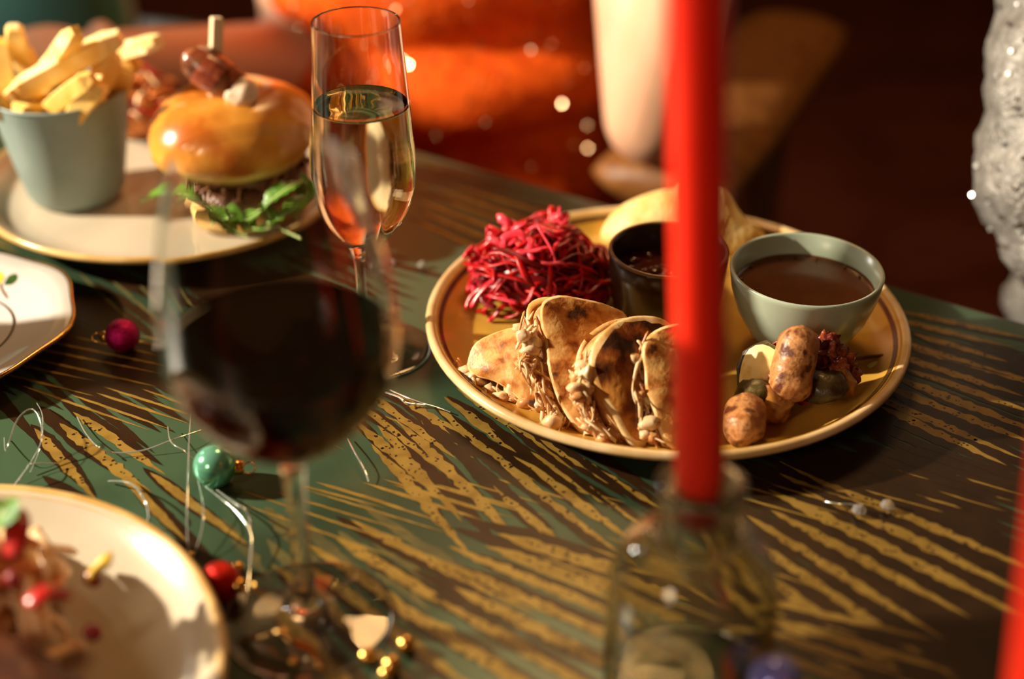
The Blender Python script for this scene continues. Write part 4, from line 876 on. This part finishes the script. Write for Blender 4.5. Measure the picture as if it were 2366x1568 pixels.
dr.blob(g['pelvis'] - Vector((0, 0, .0)) + f * .06, (.16, .15, .12), 3, .03)
dr.blob(W(-.07, 1.24, .06), (.150, .085, .10), 8, .06)
dr.blob(W(-.05, 1.215, -.035), (.155, .075, .05), 9, .06)
def folds(co_, nr): return co_ + nr * (.006 * noise.noise(Vector((co_.x * 9, co_.y * 9, co_.z * 22))) + .0018 * math.sin(co_.z * 420 + co_.x * 160))
dress = remeshed(dr, 'knit_dress', M['knit'], woman, .0075, 4, folds)
def sequins(parent, src, m, n, size, cond, seed, name, jit=.35, cup=None):
    rr = random.Random(seed); org = world_loc(parent); mb_ = MB(); vs_ = [v for v in src.data.vertices if cond(v.co + world_loc(src), v.normal)]
    for i in range(n):
        v = rr.choice(vs_); p = v.co + world_loc(src); nr = v.normal.copy()
        hv = ((KPOS - p).normalized() + (CAM - p).normalized()).normalized()
        q = nr.lerp(hv, rr.uniform(.2, 1.02)) + Vector((rr.uniform(-1, 1), rr.uniform(-1, 1), rr.uniform(-1, 1))) * jit * rr.random() ** 2
        q.normalize(); x = q.orthogonal().normalized(); y = q.cross(x); c = p + nr * .002; s_ = size * rr.uniform(.7, 1.2)
        mb_.add([c + x * math.cos(k * 1.0472) * s_ + y * math.sin(k * 1.0472) * s_ for k in range(6)], [tuple(range(6))])
    return mb_.build(name, m, parent, smooth=False, kind='stuff')
sequins(woman, dress, M['sequin'], 420, .0016, lambda p, n_: n_.y < -.2 and p.z > TZ - .12 and p.z < TZ + .3, 5, 'sequins')
# second person at right: silver sleeve
f2 = Vector((-.50, -.86, 0)).normalized(); rt2 = Vector((f2.y, -f2.x, 0)); p2 = Vector((.565, .93, -.20))
def rel2(a, b, z): q = p2 + rt2 * a + f2 * b; return (q.x, q.y, z)
J2 = dict(pelvis=tuple(p2), neck=rel2(0, .02, .36), head=rel2(0, .04, .52), sh_r=rel2(.155, .02, .31), sh_l=rel2(-.165, .02, .30), el_r=(.349, .845, .045), wr_r=(.40, .705, -.065), kn_r=(.44, .63, -.075),
          el_l=rel2(-.25, .02, .03), wr_l=rel2(-.20, .24, -.06), kn_l=rel2(-.16, .30, -.07),
          hip_r=rel2(.085, .02, -.21), hip_l=rel2(-.085, .02, -.21), knee_r=rel2(.11, .43, -.21), knee_l=rel2(-.11, .43, -.21), ank_r=rel2(.11, .40, -.66), ank_l=rel2(-.11, .40, -.66))
J_N['guestr'] = (0, 0, 1); J_N['guestl'] = (0, 0, 1)
guest, g2, torso2, fw2, sd2 = person('guest', 'person in a glittering silver sleeved top at the right edge', J2, M['skin_dark'], None, W(p2.x, p2.y, -TZ))
guest.name = 'person'
sl = MB(); sl.capsule(g2['sh_r'], g2['el_r'], .066, .050); sl.capsule(g2['el_r'], g2['el_r'].lerp(g2['wr_r'], .22), .050, .045)
sl.capsule(g2['sh_l'], g2['el_l'], .066, .052); torso2(sl, .014)
def frill(co_, nr): return co_ + nr * (.010 * noise.noise(co_ * 26) + .004 * noise.noise(co_ * 70))
slv = remeshed(sl, 'silver_top', M['silver'], guest, .007, 3, frill)
sequins(guest, slv, M['silver_sequin'], 500, .0016, lambda p, n_: n_.y < 0 and p.x < .48 and p.z < TZ + .25, 8, 'sequins', .5)
pt = MB(); 
for s_ in 'lr': pt.capsule(g2['hip_' + s_], g2['knee_' + s_], .092, .068); pt.capsule(g2['knee_' + s_], g2['ank_' + s_], .066, .05)
pt.blob(g2['pelvis'], (.17, .15, .11), 3, .03); remeshed(pt, 'trousers', M['black'], guest, .009, 4)
def chair(name, label, c, fdir, m, back_m, group=None, back_h=.42):
    t = thing(name, label, 'chair', Vector((c[0], c[1], 0)), group); o = Vector((c[0], c[1], 0)); fd = Vector((fdir[0], fdir[1], 0)).normalized(); sd = Vector((fd.y, -fd.x, 0))
    def q(a, b, z): return o + sd * a + fd * b + Vector((0, 0, z))
    seat = MB(); pts_ = []
    for k in range(32):
        an = k * 6.283 / 32; ca, sa_ = math.cos(an), math.sin(an); pts_.append(q(.21 * abs(ca) ** .6 * (1 if ca > 0 else -1), .20 * abs(sa_) ** .6 * (1 if sa_ > 0 else -1), 0))
    seat.prism([(p.x, p.y) for p in pts_], .405, .45); seat.build('seat', back_m, t)
    for a in (-.18, .18):
        MB().tube([q(a, .17, .41), q(a * 1.08, .20, 0)], [.018, .014], 10).build('leg', m, t)
        MB().tube(catmull([q(a * 1.05, -.22, 0), q(a, -.18, .42), q(a, -.235, .42 + back_h + .03)], 5), .017, 10).build('rear_leg', m, t)
    bk = MB(); vv = []
    for j in range(5):
        z = .52 + (back_h - .08) * j / 4
        for i in range(13):
            a = -.20 + .40 * i / 12; yb = -.215 - .03 * j / 4 - .045 * (1 - (a / .20) ** 2)
            vv.append(q(a, yb + .018, z)); vv.append(q(a, yb - .018, z))
    ff = []
    for j in range(4):
        for i in range(12):
            k = (j * 13 + i) * 2; u = ((j + 1) * 13 + i) * 2; ff += [(k, k + 2, u + 2, u), (k + 1, u + 1, u + 3, k + 3)]
    for i in range(12): k = i * 2; u = (4 * 13 + i) * 2; ff += [(k, k + 1, k + 3, k + 2), (u, u + 2, u + 3, u + 1)]
    for j in range(4):
        for i in (0, 12): k = (j * 13 + i) * 2; u = ((j + 1) * 13 + i) * 2; ff.append((k, u, u + 1, k + 1))
    bk.add(vv, ff); bk.build('backrest', back_m, t); return t
ch = chair('dining_chair', 'wooden armchair behind the person in the orange dress', (pel.x + f.x * .06, pel.y + f.y * .06), f, M['chairwood'], M['chairwood'], 'wooden dining chairs')
ar = MB(); aa, ab = W(.115, 1.035, -.062), W(.30, 1.44, -.070); ar.tube(catmull([aa, aa.lerp(ab, .3) + Vector((.005, 0, .004)), aa.lerp(ab, .65), ab], 6), [.045] + [.062] * 16 + [.055] * 2, 14, 0, .32, True, Vector((0, 0, 1)))
ar.build('armrest', M['tanwood'], ch)
for q in (aa.lerp(ab, .12), aa.lerp(ab, .8)): MB().tube([q + Vector((0, 0, -.012)), Vector((q.x, q.y, 0))], [.022, .017], 10).build('arm_post', M['tanwood'], ch)
chair('dining_chair', 'dark wooden chair under the person in the silver top', (p2.x + f2.x * .06, p2.y + f2.y * .06), f2, M['chairwood'], M['chairwood'], 'wooden dining chairs')
chair('velvet_chair', 'teal velvet chair in the background behind the chips', (-.60, 1.92), (.25, .97), M['chairwood'], M['teal'])
